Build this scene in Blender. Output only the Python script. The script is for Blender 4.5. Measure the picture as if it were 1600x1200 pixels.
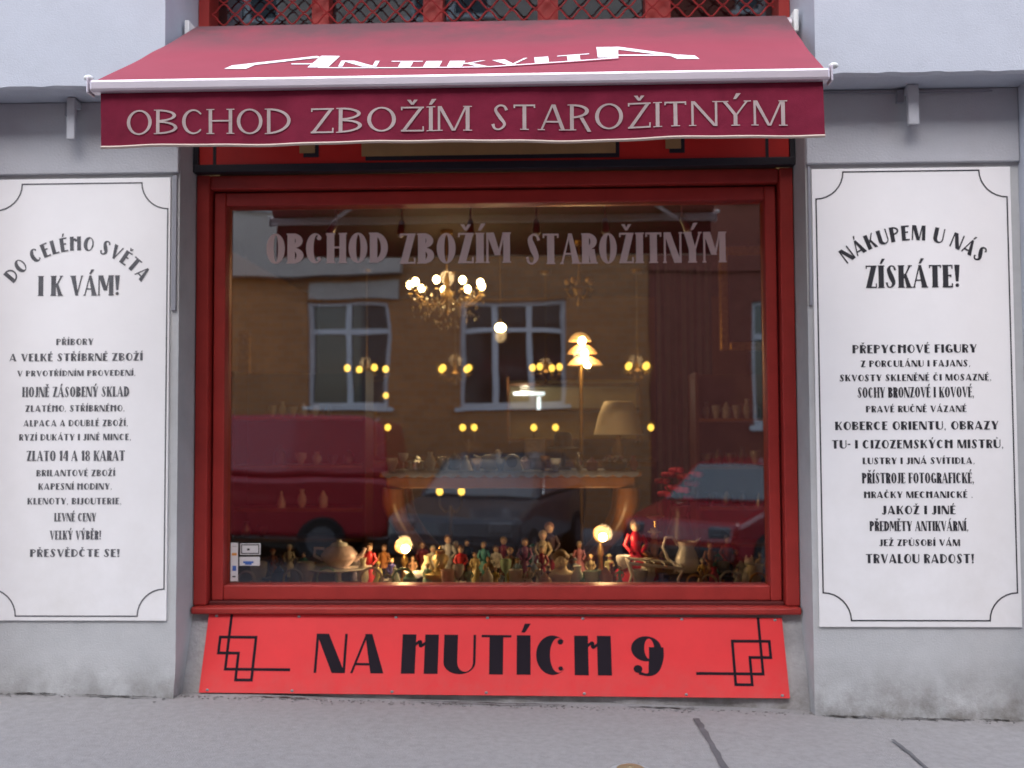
import bpy, bmesh, math, random
from mathutils import Vector, Matrix
random.seed(7)
R = math.radians
for o in list(bpy.data.objects): bpy.data.objects.remove(o)
scene = bpy.context.scene
col = scene.collection

# ------------------------------------------------------------------ camera, world, sun, exposure
CAM = Vector((0.0, -5.0, 1.385)); FPX = 1560.0
YAW, PITCH, ROLL = R(-1.8975), R(2.4713), R(-0.2794)
fwd = Vector((math.sin(YAW)*math.cos(PITCH), math.cos(YAW)*math.cos(PITCH), math.sin(PITCH)))
right0 = Vector((math.cos(YAW), -math.sin(YAW), 0)); up0 = right0.cross(fwd)
right = math.cos(ROLL)*right0 + math.sin(ROLL)*up0
up = -math.sin(ROLL)*right0 + math.cos(ROLL)*up0
cd = bpy.data.cameras.new('camera'); co = bpy.data.objects.new('camera', cd); col.objects.link(co)
co.matrix_world = Matrix(((right.x, up.x, -fwd.x, CAM.x), (right.y, up.y, -fwd.y, CAM.y), (right.z, up.z, -fwd.z, CAM.z), (0, 0, 0, 1)))
cd.sensor_width = 36; cd.lens = 36*FPX/1600; cd.clip_start = 0.05; cd.clip_end = 500
cd.dof.use_dof = True; cd.dof.focus_distance = 3.9; cd.dof.aperture_fstop = 1.9
scene.camera = co

world = bpy.data.worlds.new('World'); scene.world = world; world.use_nodes = True
wn = world.node_tree.nodes; wl = world.node_tree.links
bg = wn['Background']; sky = wn.new('ShaderNodeTexSky'); sky.sky_type = 'NISHITA'; sky.sun_disc = False
SUN_EL, SUN_AZ = R(52), R(190)           # azimuth clockwise from +Y
sky.sun_elevation = SUN_EL; sky.sun_rotation = SUN_AZ
sky.air_density = 1.2; sky.dust_density = 2.0; sky.ozone_density = 2.5
hs = wn.new('ShaderNodeHueSaturation'); hs.inputs['Saturation'].default_value = 0.70
wl.new(sky.outputs[0], hs.inputs['Color']); wl.new(hs.outputs[0], bg.inputs['Color'])
bg.inputs['Strength'].default_value = 0.15
sd = bpy.data.lights.new('sun', 'SUN'); sd.energy = 0.6; sd.angle = R(60); sd.color = (1.0, 0.98, 0.96)
so = bpy.data.objects.new('sun', sd); col.objects.link(so)
sdir = Vector((math.sin(SUN_AZ)*math.cos(SUN_EL), math.cos(SUN_AZ)*math.cos(SUN_EL), math.sin(SUN_EL)))
so.rotation_euler = sdir.to_track_quat('Z', 'Y').to_euler(); so.location = (-6, -20, 25)
scene.view_settings.view_transform = 'Standard'; scene.view_settings.look = 'None'
scene.view_settings.gamma = 1.0; scene.view_settings.use_curve_mapping = False
scene.view_settings.exposure = 1.75

def at(px, py, Y):
    """point of the photograph (1600x1200) at the depth Y it really stands at"""
    d = fwd*FPX + right*(px-800) + up*(600-py)
    return CAM + d*((Y-CAM.y)/d.y)
def gz(x): return -0.023*x

# ------------------------------------------------------------------ materials
MATS = {}
def mat(name, rgb, rough=0.6, metal=0.0, var=0.12, vscale=6.0, bump=0.0, bscale=80.0, spec=0.4, emis=None, estr=0.0,
        height_tint=None, trans=0.0, sheen=0.0, coat=0.0, alpha=1.0):
    if name in MATS: return MATS[name]
    m = bpy.data.materials.new(name); m.use_nodes = True; MATS[name] = m
    nt = m.node_tree; n = nt.nodes; l = nt.links; b = n['Principled BSDF']
    b.inputs['Roughness'].default_value = rough; b.inputs['Metallic'].default_value = metal
    b.inputs['Specular IOR Level'].default_value = spec
    b.inputs['Transmission Weight'].default_value = trans; b.inputs['Sheen Weight'].default_value = sheen
    b.inputs['Coat Weight'].default_value = coat; b.inputs['Alpha'].default_value = alpha
    tc = n.new('ShaderNodeTexCoord')
    nz = n.new('ShaderNodeTexNoise'); nz.inputs['Scale'].default_value = vscale; nz.inputs['Detail'].default_value = 6
    nz.inputs['Roughness'].default_value = 0.65
    l.new(tc.outputs['Object'], nz.inputs['Vector'])
    mr = n.new('ShaderNodeMapRange'); mr.inputs[1].default_value = 0.25; mr.inputs[2].default_value = 0.75
    mr.inputs[3].default_value = 1-var; mr.inputs[4].default_value = 1+var
    l.new(nz.outputs['Fac'], mr.inputs[0])
    mx = n.new('ShaderNodeMix'); mx.data_type = 'RGBA'; mx.blend_type = 'MULTIPLY'; mx.inputs[0].default_value = 1
    mx.inputs[6].default_value = (*rgb, 1); l.new(mr.outputs[0], mx.inputs[7])
    out = mx.outputs[2]
    if height_tint:                      # tint fading with height; rising damp and splash stains, on the awning a darker top: (colour, height of fade, strength, noise scale)
        dc, z0, z1, ds, st = height_tint
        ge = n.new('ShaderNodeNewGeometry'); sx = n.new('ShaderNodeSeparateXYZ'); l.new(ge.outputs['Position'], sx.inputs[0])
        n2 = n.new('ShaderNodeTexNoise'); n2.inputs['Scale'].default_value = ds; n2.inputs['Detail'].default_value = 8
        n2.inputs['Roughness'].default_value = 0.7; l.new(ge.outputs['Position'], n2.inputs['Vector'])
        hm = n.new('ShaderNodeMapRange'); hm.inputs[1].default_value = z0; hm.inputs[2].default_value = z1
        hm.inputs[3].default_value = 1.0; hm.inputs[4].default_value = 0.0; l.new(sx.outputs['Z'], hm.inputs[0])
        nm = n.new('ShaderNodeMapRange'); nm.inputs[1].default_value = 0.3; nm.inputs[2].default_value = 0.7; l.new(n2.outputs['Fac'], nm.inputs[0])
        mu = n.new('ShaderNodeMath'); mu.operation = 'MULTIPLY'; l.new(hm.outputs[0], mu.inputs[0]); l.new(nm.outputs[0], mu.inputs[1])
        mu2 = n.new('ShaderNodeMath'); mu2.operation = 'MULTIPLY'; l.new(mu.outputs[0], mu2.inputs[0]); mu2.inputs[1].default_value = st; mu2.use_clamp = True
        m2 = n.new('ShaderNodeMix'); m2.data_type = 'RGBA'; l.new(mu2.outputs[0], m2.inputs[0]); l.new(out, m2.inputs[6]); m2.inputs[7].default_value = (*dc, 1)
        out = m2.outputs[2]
    l.new(out, b.inputs['Base Color'])
    if bump:
        n3 = n.new('ShaderNodeTexNoise'); n3.inputs['Scale'].default_value = bscale; n3.inputs['Detail'].default_value = 4
        l.new(tc.outputs['Object'], n3.inputs['Vector'])
        bp = n.new('ShaderNodeBump'); bp.inputs['Strength'].default_value = bump; bp.inputs['Distance'].default_value = 0.01
        l.new(n3.outputs['Fac'], bp.inputs['Height']); l.new(bp.outputs[0], b.inputs['Normal'])
    if emis:
        b.inputs['Emission Color'].default_value = (*emis, 1); b.inputs['Emission Strength'].default_value = estr
    return m

def glassmat(name, tint, fac, rough=0.012):
    """thin clear pane: part mirror, part see-through, the share growing with the angle"""
    m = bpy.data.materials.new(name); m.use_nodes = True; MATS[name] = m
    nt = m.node_tree; n = nt.nodes; l = nt.links; n.remove(n['Principled BSDF'])
    tr = n.new('ShaderNodeBsdfTransparent'); tr.inputs[0].default_value = (*tint, 1)
    gl = n.new('ShaderNodeBsdfGlossy'); gl.inputs['Roughness'].default_value = rough
    fr = n.new('ShaderNodeFresnel'); fr.inputs['IOR'].default_value = fac
    tc = n.new('ShaderNodeTexCoord'); nz = n.new('ShaderNodeTexNoise'); nz.inputs['Scale'].default_value = 2.2; nz.inputs['Detail'].default_value = 1.0
    l.new(tc.outputs['Object'], nz.inputs['Vector']); bp = n.new('ShaderNodeBump'); bp.inputs['Strength'].default_value = 0.055; bp.inputs['Distance'].default_value = 0.02
    l.new(nz.outputs['Fac'], bp.inputs['Height']); l.new(bp.outputs[0], gl.inputs['Normal'])
    ms = n.new('ShaderNodeMixShader'); l.new(fr.outputs[0], ms.inputs[0]); l.new(tr.outputs[0], ms.inputs[1]); l.new(gl.outputs[0], ms.inputs[2])
    l.new(ms.outputs[0], n['Material Output'].inputs[0]); return m

DIRT = (0.16, 0.145, 0.13)
plaster = mat('plaster', (0.475, 0.48, 0.485), 0.9, var=0.10, vscale=4.5, bump=0.25, bscale=120, spec=0.15, height_tint=(DIRT, -0.02, 0.26, 5.0, 1.1))
rough_plaster = mat('rough_plaster', (0.50, 0.525, 0.585), 0.95, var=0.06, vscale=4, bump=0.22, bscale=140, spec=0.1)
stucco = mat('stucco_band', (0.45, 0.455, 0.485), 0.9, var=0.06, vscale=4, bump=0.3, bscale=90, spec=0.15)
trim = mat('grey_trim', (0.27, 0.27, 0.30), 0.8, var=0.1)
board_white = mat('white_board', (0.83, 0.815, 0.82), 0.55, var=0.035, vscale=2.5, bump=0.04, bscale=60, height_tint=((0.55, 0.52, 0.47), 0.3, 1.6, 3.5, 0.36))
ink = mat('black_ink', (0.022, 0.022, 0.028), 0.6, var=0.2, vscale=20)
ink_grey = mat('weathered_ink', (0.10, 0.10, 0.11), 0.7, var=0.4, vscale=25)
red_board = mat('red_board', (0.66, 0.021, 0.025), 0.45, var=0.07, vscale=5, bump=0.04, bscale=30, height_tint=((0.40, 0.13, 0.11), -0.02, 0.22, 11.0, 0.45))
dark_ink = mat('dark_sign_ink', (0.014, 0.009, 0.014), 0.8, spec=0.15, var=0.15)
frame_red = mat('frame_red', (0.37, 0.032, 0.026), 0.42, var=0.14, vscale=7, bump=0.05, bscale=50)
sill_red = mat('sill_red', (0.36, 0.032, 0.026), 0.4, var=0.16, vscale=8, bump=0.05, bscale=50)
upper_red = mat('upper_red', (0.58, 0.026, 0.02), 0.4, var=0.08)
charcoal = mat('charcoal_paint', (0.018, 0.018, 0.026), 0.5)
gold_paint = mat('gold_paint', (0.42, 0.27, 0.12), 0.4, metal=0.2)
fabric = mat('awning_fabric', (0.285, 0.042, 0.068), 0.8, var=0.07, vscale=5, bump=0.12, bscale=400, sheen=0.08, spec=0.2, height_tint=((0.125, 0.052, 0.062), 3.48, 3.10, 2.0, 2.0))  # duller, darker red towards the top of the canopy
valance_m = mat('valance_fabric', (0.18, 0.015, 0.038), 0.9, var=0.2, vscale=9, bump=0.12, bscale=300, spec=0.15)
hem_m = mat('hem_tape', (0.55, 0.44, 0.38), 0.9)
letter_pale = mat('pale_lettering', (0.42, 0.33, 0.32), 0.8, var=0.12, vscale=15)
letter_white = mat('white_lettering', (0.86, 0.84, 0.86), 0.7, var=0.03)
alu = mat('lacquered_aluminium', (0.62, 0.56, 0.61), 0.35, metal=0.35, var=0.05)
white_plastic = mat('white_plastic', (0.8, 0.8, 0.78), 0.4)
asphalt = mat('pavement_asphalt', (0.265, 0.252, 0.25), 0.95, var=0.14, vscale=28, bump=0.45, bscale=140, spec=0.15)
road_m = mat('road_asphalt', (0.05, 0.05, 0.053), 0.9, var=0.2, vscale=2, bump=0.3, bscale=120)
bitumen = mat('bitumen_seam', (0.10, 0.095, 0.10), 0.8, var=0.3, vscale=12)
granite = mat('granite_kerb', (0.3, 0.3, 0.3), 0.85, var=0.2, vscale=30)
brass = mat('brass', (0.55, 0.36, 0.12), 0.3, metal=0.9)
old_brass = mat('old_brass', (0.30, 0.18, 0.06), 0.38, metal=0.85, var=0.25, vscale=30)
steel = mat('steel', (0.5, 0.5, 0.52), 0.3, metal=0.9)
chrome = mat('silver', (0.72, 0.71, 0.70), 0.2, metal=1.0)
wood = mat('polished_wood', (0.20, 0.075, 0.022), 0.35, var=0.35, vscale=9)
wood_dark = mat('dark_wood', (0.07, 0.03, 0.014), 0.4, var=0.3, vscale=10)
porcelain = mat('white_porcelain', (0.75, 0.72, 0.70), 0.25, var=0.03)
pink_porc = mat('pink_porcelain', (0.72, 0.55, 0.56), 0.25, var=0.16, vscale=18)
cream_shade = mat('cream_shade', (0.88, 0.78, 0.60), 0.85, var=0.06)
linen = mat('blue_white_linen', (0.17, 0.19, 0.27), 0.9, var=0.3, vscale=40)
lace = mat('white_lace', (0.7, 0.68, 0.68), 0.9, var=0.2, vscale=60)
room_wall = mat('ochre_wall', (0.22, 0.11, 0.045), 0.85, var=0.15, vscale=2)
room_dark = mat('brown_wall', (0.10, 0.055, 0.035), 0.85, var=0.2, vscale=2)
room_ceil = mat('ceiling_paint', (0.022, 0.014, 0.012), 0.9)
cream_tile = mat('cream_panel', (0.62, 0.50, 0.30), 0.6, var=0.1, vscale=5)
curtain_m = mat('slate_blue_curtain', (0.05, 0.065, 0.085), 0.9, var=0.2, vscale=6)
bulb_m = mat('lit_bulb', (1, 0.8, 0.5), 0.5, emis=(1.0, 0.70, 0.30), estr=14)
bulb_y = mat('lit_candle_bulb', (1, 0.7, 0.3), 0.5, emis=(1.0, 0.55, 0.07), estr=1.0)
bulb_dim = mat('dim_candle_bulb', (0.9, 0.5, 0.2), 0.5, emis=(1.0, 0.45, 0.10), estr=1.6)
shell_lit = mat('lit_shell_shade', (0.9, 0.6, 0.3), 0.6, emis=(1.0, 0.45, 0.12), estr=0.25)
tube_lit = mat('lit_white_tube', (0.9, 0.95, 1), 0.5, emis=(0.80, 0.95, 1.0), estr=0.6)
crystal = mat('crystal', (0.28, 0.20, 0.12), 0.08, spec=0.9, var=0.3, vscale=30)
shop_glass = glassmat('window_glass', (0.95, 0.97, 0.96), 2.7)
car_glass = mat('car_glass', (0.34, 0.38, 0.42), 0.06, metal=0.7, var=0.03)
house_glass = mat('house_glass', (0.03, 0.035, 0.04), 0.06, spec=0.7)

# ------------------------------------------------------------------ mesh helpers
class MB:
    def __init__(s): s.v = []; s.f = []
    def add(s, vs, fs, M=None):
        b = len(s.v); s.v += [tuple(M @ Vector(p)) if M else tuple(p) for p in vs]; s.f += [tuple(b+i for i in f) for f in fs]; return s
    def box(s, x0, y0, z0, x1, y1, z1, M=None):
        vs = [(x0,y0,z0),(x1,y0,z0),(x1,y1,z0),(x0,y1,z0),(x0,y0,z1),(x1,y0,z1),(x1,y1,z1),(x0,y1,z1)]
        return s.add(vs, [(0,3,2,1),(4,5,6,7),(0,1,5,4),(1,2,6,5),(2,3,7,6),(3,0,4,7)], M)
    def lathe(s, prof, c=(0,0,0), n=16, M=None, sx=1.0, sy=1.0):
        """prof: list of (radius, z)"""
        vs = []; fs = []
        for r, z in prof:
            for k in range(n):
                a = 2*math.pi*k/n; vs.append((c[0]+sx*r*math.cos(a), c[1]+sy*r*math.sin(a), c[2]+z))
        for i in range(len(prof)-1):
            for k in range(n):
                k2 = (k+1) % n; fs.append((i*n+k, i*n+k2, (i+1)*n+k2, (i+1)*n+k))
        fs.append(tuple(range(n-1, -1, -1))); fs.append(tuple((len(prof)-1)*n+k for k in range(n)))
        return s.add(vs, fs, M)
    def ball(s, c, r, n=10, sx=1, sy=1, sz=1, M=None):
        m = max(5, n//2+1); prof = [(max(1e-4, r*math.sin(math.pi*i/m)), -r*sz*math.cos(math.pi*i/m)) for i in range(m+1)]
        return s.lathe(prof, c, n, M, sx, sy)
    def tube(s, pts, rad, n=8, closed=False, M=None):
        pts = [Vector(p) for p in pts]; N = len(pts); vs = []; fs = []
        rads = rad if isinstance(rad, (list, tuple)) else [rad]*N
        prev = None
        for i in range(N):
            a = pts[(i-1) % N] if (closed or i > 0) else pts[i]; b = pts[(i+1) % N] if (closed or i < N-1) else pts[i]
            t = (b-a).normalized()
            if prev is None:
                ref = Vector((0,0,1)) if abs(t.z) < 0.9 else Vector((1,0,0)); u = t.cross(ref).normalized()
            else: u = (prev - t*prev.dot(t)).normalized()
            prev = u; w = t.cross(u)
            for k in range(n):
                an = 2*math.pi*k/n; vs.append(tuple(pts[i]+(u*math.cos(an)+w*math.sin(an))*rads[i]))
        for i in range(N if closed else N-1):
            j = (i+1) % N
            for k in range(n):
                k2 = (k+1) % n; fs.append((i*n+k, i*n+k2, j*n+k2, j*n+k))
        if not closed: fs.append(tuple(range(n-1,-1,-1))); fs.append(tuple((N-1)*n+k for k in range(n)))
        return s.add(vs, fs, M)
    def prism(s, poly, y0, y1, M=None):
        """poly in (x,z), extruded along y"""
        n = len(poly); vs = [(p[0],y0,p[1]) for p in poly]+[(p[0],y1,p[1]) for p in poly]
        fs = [tuple(range(n)), tuple(range(2*n-1, n-1, -1))]+[(i, i+n, (i+1) % n+n, (i+1) % n) for i in range(n)]
        return s.add(vs, fs, M)
    def build(s, name, material, parent=None, smooth=False, bevel=0.0, fix=True):
        me = bpy.data.meshes.new(name); me.from_pydata(s.v, [], s.f); me.update()
        if fix:
            b = bmesh.new(); b.from_mesh(me); bmesh.ops.recalc_face_normals(b, faces=b.faces); b.to_mesh(me); b.free()
        o = bpy.data.objects.new(name, me); col.objects.link(o); me.materials.append(material)
        if smooth:
            for p in me.polygons: p.use_smooth = True
            try: me.set_sharp_from_angle(angle=R(50))
            except Exception: pass
        if bevel:
            bv = o.modifiers.new('bevel', 'BEVEL'); bv.width = bevel; bv.segments = 2; bv.limit_method = 'ANGLE'; bv.angle_limit = R(40)
        if parent: adopt(o, parent)
        return o
def adopt(o, p):
    o.parent = p
    # meshes are written in the coordinates of their thing
def empty(name, loc=(0,0,0), rz=0.0):
    o = bpy.data.objects.new(name, None); col.objects.link(o); o.location = loc; o.rotation_euler = (0,0,rz); o.empty_display_size = 0.1; return o
def tag(o, label=None, cat=None, group=None, kind=None):
    if label: o['label'] = label
    if cat: o['category'] = cat
    if group: o['group'] = group
    if kind: o['kind'] = kind
    return o
def copy_tree(o, parent=None):
    c = o.copy(); col.objects.link(c); c.parent = parent
    for ch in list(o.children): copy_tree(ch, c)
    return c

# ------------------------------------------------------------------ lettering: drawn letterforms
class Style: pass
def style(T, t, b, R2, w, ser=0.0, st=0.05, sp=0.12, space=0.4, kind=''):
    s = Style(); s.T, s.t, s.b, s.R, s.w, s.ser, s.st, s.sp, s.space, s.kind = T, t, b, R2, w, ser, st, sp, space, kind; return s
DECO = style(0.33, 0.06, 0.08, 0.06, 0.78, sp=0.13, space=0.42, kind='deco')
DECO_S = style(0.32, 0.10, 0.13, 0.10, 0.82, sp=0.14, space=0.42, kind='deco')
FAT = style(0.225, 0.06, 0.205, 0.20, 0.55, ser=0.028, st=0.045, sp=0.075, space=0.30, kind='fat')
ROMAN = style(0.115, 0.065, 0.115, 0.115, 0.80, ser=0.075, st=0.04, sp=0.15, space=0.55, kind='roman')
WIDE = style(0.42, 0.12, 0.3, 0.14, 1.15, sp=0.30, space=0.5, kind='wide')

def catmull(P, n=8):
    out = []; Q = [P[0]]+P+[P[-1]]
    for i in range(1, len(Q)-2):
        a, b, c, d = Q[i-1], Q[i], Q[i+1], Q[i+2]
        for k in range(n):
            t = k/n; out.append(tuple(0.5*((2*b[j])+(-a[j]+c[j])*t+(2*a[j]-5*b[j]+4*c[j]-d[j])*t*t+(-a[j]+3*b[j]-3*c[j]+d[j])*t**3) for j in range(len(b))))
    out.append(P[-1]); return out
def glyph(ch, S):
    g = []; T, t, b, R2, w = S.T, S.t, S.b, S.R, S.w
    def rect(x0, y0, x1, y1): g.append([[(x0,y0),(x1,y0),(x1,y1),(x0,y1)]])
    def dia(xa, ya, xb, yb, th, th2=None):
        th2 = th if th2 is None else th2; g.append([[(xa,ya),(xa+th,ya),(xb+th2,yb),(xb,yb)]])
    def ring(cx, cy, rx, ry, tl, tr, tv, a0=0, a1=360, n=28):
        ix = cx+(tl-tr)/2; irx = max(0.004, rx-(tl+tr)/2); iry = max(0.01, ry-tv); q = []
        for k in range(n):
            A, B = R(a0+(a1-a0)*k/n), R(a0+(a1-a0)*(k+1)/n)
            q.append([(cx+rx*math.cos(A), cy+ry*math.sin(A)), (cx+rx*math.cos(B), cy+ry*math.sin(B)),
                      (ix+irx*math.cos(B), cy+iry*math.sin(B)), (ix+irx*math.cos(A), cy+iry*math.sin(A))])
        g.append(q)
    def disc(cx, cy, r): g.append([[(cx+r*math.cos(2*math.pi*k/12), cy+r*math.sin(2*math.pi*k/12)) for k in range(12)]])
    def brush(P):
        C = catmull([p for p in P]); q = []; L = []
        for i, (x, y, wd) in enumerate(C):
            x0, y0 = C[max(0,i-1)][:2]; x1, y1 = C[min(len(C)-1,i+1)][:2]; d = math.hypot(x1-x0, y1-y0) or 1
            nx, ny = -(y1-y0)/d, (x1-x0)/d; L.append(((x+nx*wd/2, y+ny*wd/2), (x-nx*wd/2, y-ny*wd/2)))
        for i in range(len(L)-1): q.append([L[i][0], L[i][1], L[i+1][1], L[i+1][0]])
        g.append(q)
    def stem(x, th, y0=0.0, y1=1.0, lo=True, hi=True):
        rect(x, y0, x+th, y1)
        if S.ser:
            if lo: rect(x-S.ser, y0, x+th+S.ser, y0+S.st)
            if hi: rect(x-S.ser, y1-S.st, x+th+S.ser, y1)
    def end(x, y, hgt):              # tick on the end of a bar
        if S.kind in ('fat', 'roman'): rect(x-S.st*1.1, y, x, y+hgt)
    base = ch; acc = None
    for a, s_ in (("acute", "ÁA ÉE ÍI ÓO ÚU ÝY"), ("caron", "ČC ĎD ĚE ŇN ŘR ŠS ŤT ŽZ"), ("ring", "ŮU")):
        for pr in s_.split():
            if pr[0] == ch: base, acc = pr[1], a
    W = w
    if base == 'A':
        W = w*1.08 if S.kind != 'roman' else w*0.95; ax = W*0.5-T*0.25
        dia(0, 0, ax, 1, t); dia(W-T, 0, ax-(0.02 if S.kind != 'roman' else -0.0), 1, T, T*(0.55 if S.kind != 'roman' else 1))
        yb = 0.2 if S.kind == 'deco' else 0.3; k = ax*yb; rect(k+t*.5, yb, W-T*0.8-(W-T-ax)*yb, yb+t)
        if S.ser: rect(-S.ser, 0, t+S.ser, S.st); rect(W-T-S.ser, 0, W+S.ser, S.st)
    elif base == 'B':
        W = w*0.88; stem(0, T); cx = T*0.75
        ring(cx, 0.755, W*0.94-cx, 0.245, 0, b, t, -90, 90, 14); ring(cx, 0.265, W-cx, 0.265, 0, b, t, -90, 90, 14)
    elif base in 'CG':
        W = w*(1.0 if S.kind != 'roman' else 0.92); a = 48 if S.kind != 'roman' else 42
        ring(W/2, 0.5, W/2, 0.5, T, b*0.6, t, a, 360-a, 24); r = 0.07 if S.kind != 'roman' else 0.03
        ex, ey = W/2+(W/2)*math.cos(R(a)), 0.5*math.sin(R(a)); disc(ex-r, 0.5+ey-r*0.5, r)
        if base == 'C': disc(ex-r, 0.5-ey+r*0.5, r*0.8)
        else: rect(W-max(T*0.8, b), 0.06, W, 0.44); rect(W*0.5, 0.44-t, W+S.ser, 0.44)
    elif base == 'D':
        W = w*(0.98 if S.kind != 'roman' else 1.0); cx = T*0.75; stem(0, T); ring(cx, 0.5, W-cx, 0.5, 0, b, t, -90, 90, 22)
    elif base in 'EF':
        W = w*(0.74 if S.kind != 'roman' else 0.62); stem(0, T); rect(T*0.5, 1-t, W, 1); rect(T*0.5, 0.5, W*0.86, 0.5+t); end(W, 1-t-0.12, 0.12); end(W*0.86, 0.45, 0.12)
        if base == 'E': rect(T*0.5, 0, W, t); end(W, t, 0.12)
    elif base == 'H':
        if S.kind == 'deco':
            W = w*1.12; stem(0, T); stem(W-T, T); brush([(T*0.9, 0.72, t), (T+0.1, 0.82, t*1.3), (W-T-0.1, 0.70, t*1.3), (W-T*0.9, 0.8, t)])
        else: W = w*(1.05 if S.kind != 'roman' else 0.98); stem(0, T); stem(W-R2, R2); rect(T*0.5, 0.49, W-R2*0.5, 0.49+t)
    elif base == 'I': W = T; stem(0, T)
    elif base == 'J': W = w*0.62; stem(W-T, T, 0.22, 1, lo=False); brush([(W-T/2, 0.26, T), (W-T*0.7, 0.06, T*0.6), (W*0.25, 0.03, t), (0.02, 0.14, t*1.5)])
    elif base == 'K':
        W = w*0.98; stem(0, T); dia(T*0.8, 0.42, W-t*1.4, 1, t*1.2); dia(W-max(R2, T*0.75), 0, T*0.95, 0.62, max(R2, T*0.75), T*0.5)
        if S.ser: rect(W-R2-S.ser, 0, W+S.ser, S.st); rect(W-t*2-S.ser, 1-S.st, W+S.ser, 1)
    elif base == 'L': W = w*0.70; stem(0, T); rect(T*0.5, 0, W, t); end(W, t, 0.14)
    elif base == 'M':
        W = w*(1.28 if S.kind != 'roman' else 1.18); m = W*0.5; k = R2 if S.kind != 'deco' else T*0.8
        stem(0, t*1.1, hi=False); dia(m-T*0.45, 0.0 if S.kind != 'fat' else 0.25, 0, 1, T*0.8, T); dia(m-t*0.2, 0.0 if S.kind != 'fat' else 0.25, W-k-t*0.3, 1, t)
        stem(W-k, k)
    elif base == 'N':
        W = w*(1.02 if S.kind != 'roman' else 0.98); stem(0, t*1.1, hi=False); dia(W-T*1.02, 0, 0, 1, T, T*0.95); stem(W-t*1.1, t*1.1, lo=False)
    elif base in 'OQ': W = w*(1.02 if S.kind != 'roman' else 1.06); ring(W/2, 0.5, W/2, 0.505, T, b if S.kind != 'deco' else t*1.3, t)
    elif base in 'PR':
        W = w*(0.86 if S.kind != 'roman' else 0.72); cx = T*0.75; stem(0, T); ring(cx, 0.73, W-cx, 0.27, 0, b, t, -90, 90, 14)
        if base == 'R':
            k = max(R2, T*0.72) if S.kind != 'roman' else T
            if S.kind == 'roman': dia(W*1.12-k, -0.08, W*0.5, 0.48, k); W *= 1.06
            else: dia(W-k, 0, W*0.42, 0.48, k)
            if S.kind == 'fat': rect(W-k-S.ser, 0, W+S.ser, S.st)
    elif base == 'S':
        W = w*(0.84 if S.kind != 'roman' else 0.66); m = T*(0.95 if S.kind != 'roman' else 1.0); e = t*1.1
        brush([(W*0.88, 0.78, e*1.4), (W*0.74, 0.94, e), (W*0.45, 0.965, e), (W*0.2+m*0.2, 0.80, m*0.75), (W*0.5, 0.5, m), (W*0.8-m*0.2, 0.22, m*0.75), (W*0.5, 0.035, e), (W*0.2, 0.06, e), (W*0.08, 0.24, e*1.4)])
    elif base == 'T': W = w*(0.92 if S.kind != 'roman' else 0.82); stem(W/2-T/2, T, hi=False); rect(0, 1-t, W, 1); end(W, 0.86, 0.14); (rect(0, 0.86, S.st*1.1, 1) if S.kind in ('fat','roman') else None)
    elif base == 'U':
        W = w*0.98; stem(0, T, 0.3, 1, lo=False); stem(W-R2, R2, 0.3, 1, lo=False); ring(W/2, 0.3, W/2, 0.3, T, R2, t, 180, 360, 16)
    elif base == 'V':
        W = w*1.02; dia(W*0.5-T*0.22, 0, 0, 1, T*0.6 if S.kind != 'roman' else T, T); dia(W*0.5-t*0.2, 0, W-t, 1, t)
        if S.ser: rect(-S.ser, 1-S.st, T+S.ser, 1); rect(W-t-S.ser, 1-S.st, W+S.ser, 1)
    elif base == 'Y':
        W = w*0.98; stem(W/2-T/2, T, 0, 0.45, hi=False); dia(W/2-T/2, 0.43, 0, 1, T, T); dia(W/2+T/2-t, 0.43, W-t, 1, t)
        if S.ser: rect(-S.ser, 1-S.st, T+S.ser, 1); rect(W-t-S.ser, 1-S.st, W+S.ser, 1)
    elif base == 'Z':
        W = w*(0.84 if S.kind != 'roman' else 0.85); dia(0, 0, W-T, 1, T); rect(0, 1-t, W, 1); rect(0, 0, W, t); end(W, t, 0.14); (rect(0, 0.86, S.st*1.1, 1) if S.kind in ('fat','roman') else None)
    elif base == '1': W = T*1.25; rect(W-T, 0, W, 1); dia(0, 0.72, W-T, 1, T*0.5)
    elif base == '4': W = w*0.8; rect(W*0.55, 0, W*0.55+T, 1); rect(0, 0.25, W, 0.25+t*1.3); dia(0, 0.25, W*0.5, 1, t*1.4)
    elif base == '8': W = w*0.85; ring(W/2, 0.75, W*0.45, 0.25, T*0.8, T*0.6, t); ring(W/2, 0.27, W/2, 0.27, T*0.8, T*0.6, t)
    elif base == '9':
        W = w*0.92; ring(W*0.48, 0.68, W*0.48, 0.32, T*0.9, T*0.5, t); brush([(W-T*0.45, 0.72, T), (W-T*0.48, 0.45, T), (W-T*0.7, 0.16, T*0.75), (W*0.5, 0.03, t*1.2), (W*0.22, 0.07, t*1.4)]); disc(W*0.19, 0.17, 0.1)
    elif base == '!': W = T; g.append([[(T*0.25,0.26),(T*0.75,0.26),(T,1),(0,1)]]); disc(T/2, 0.09, T*0.36)
    elif base == '.': W = T*0.7; disc(W/2, 0.07, 0.075)
    elif base == ',': W = T*0.7; disc(W/2, 0.07, 0.07); dia(W/2-0.06, -0.13, W/2, 0.06, 0.05)
    elif base == '-': W = w*0.4; rect(0, 0.42, W, 0.42+t*1.5)
    else: return [], S.space
    if acc:
        c = W/2
        if acc == 'acute': g.append([[(c-0.06,1.07),(c+0.03,1.07),(c+0.17,1.3),(c+0.03,1.3)]])
        elif acc == 'caron': g.append([[(c-0.16,1.28),(c-0.05,1.28),(c+0.03,1.1),(c-0.03,1.07)]]); g.append([[(c+0.16,1.28),(c+0.05,1.28),(c-0.03,1.1),(c+0.03,1.07)]])
        else: ring(c, 1.18, 0.11, 0.1, 0.05, 0.05, 0.045, n=14)
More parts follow.
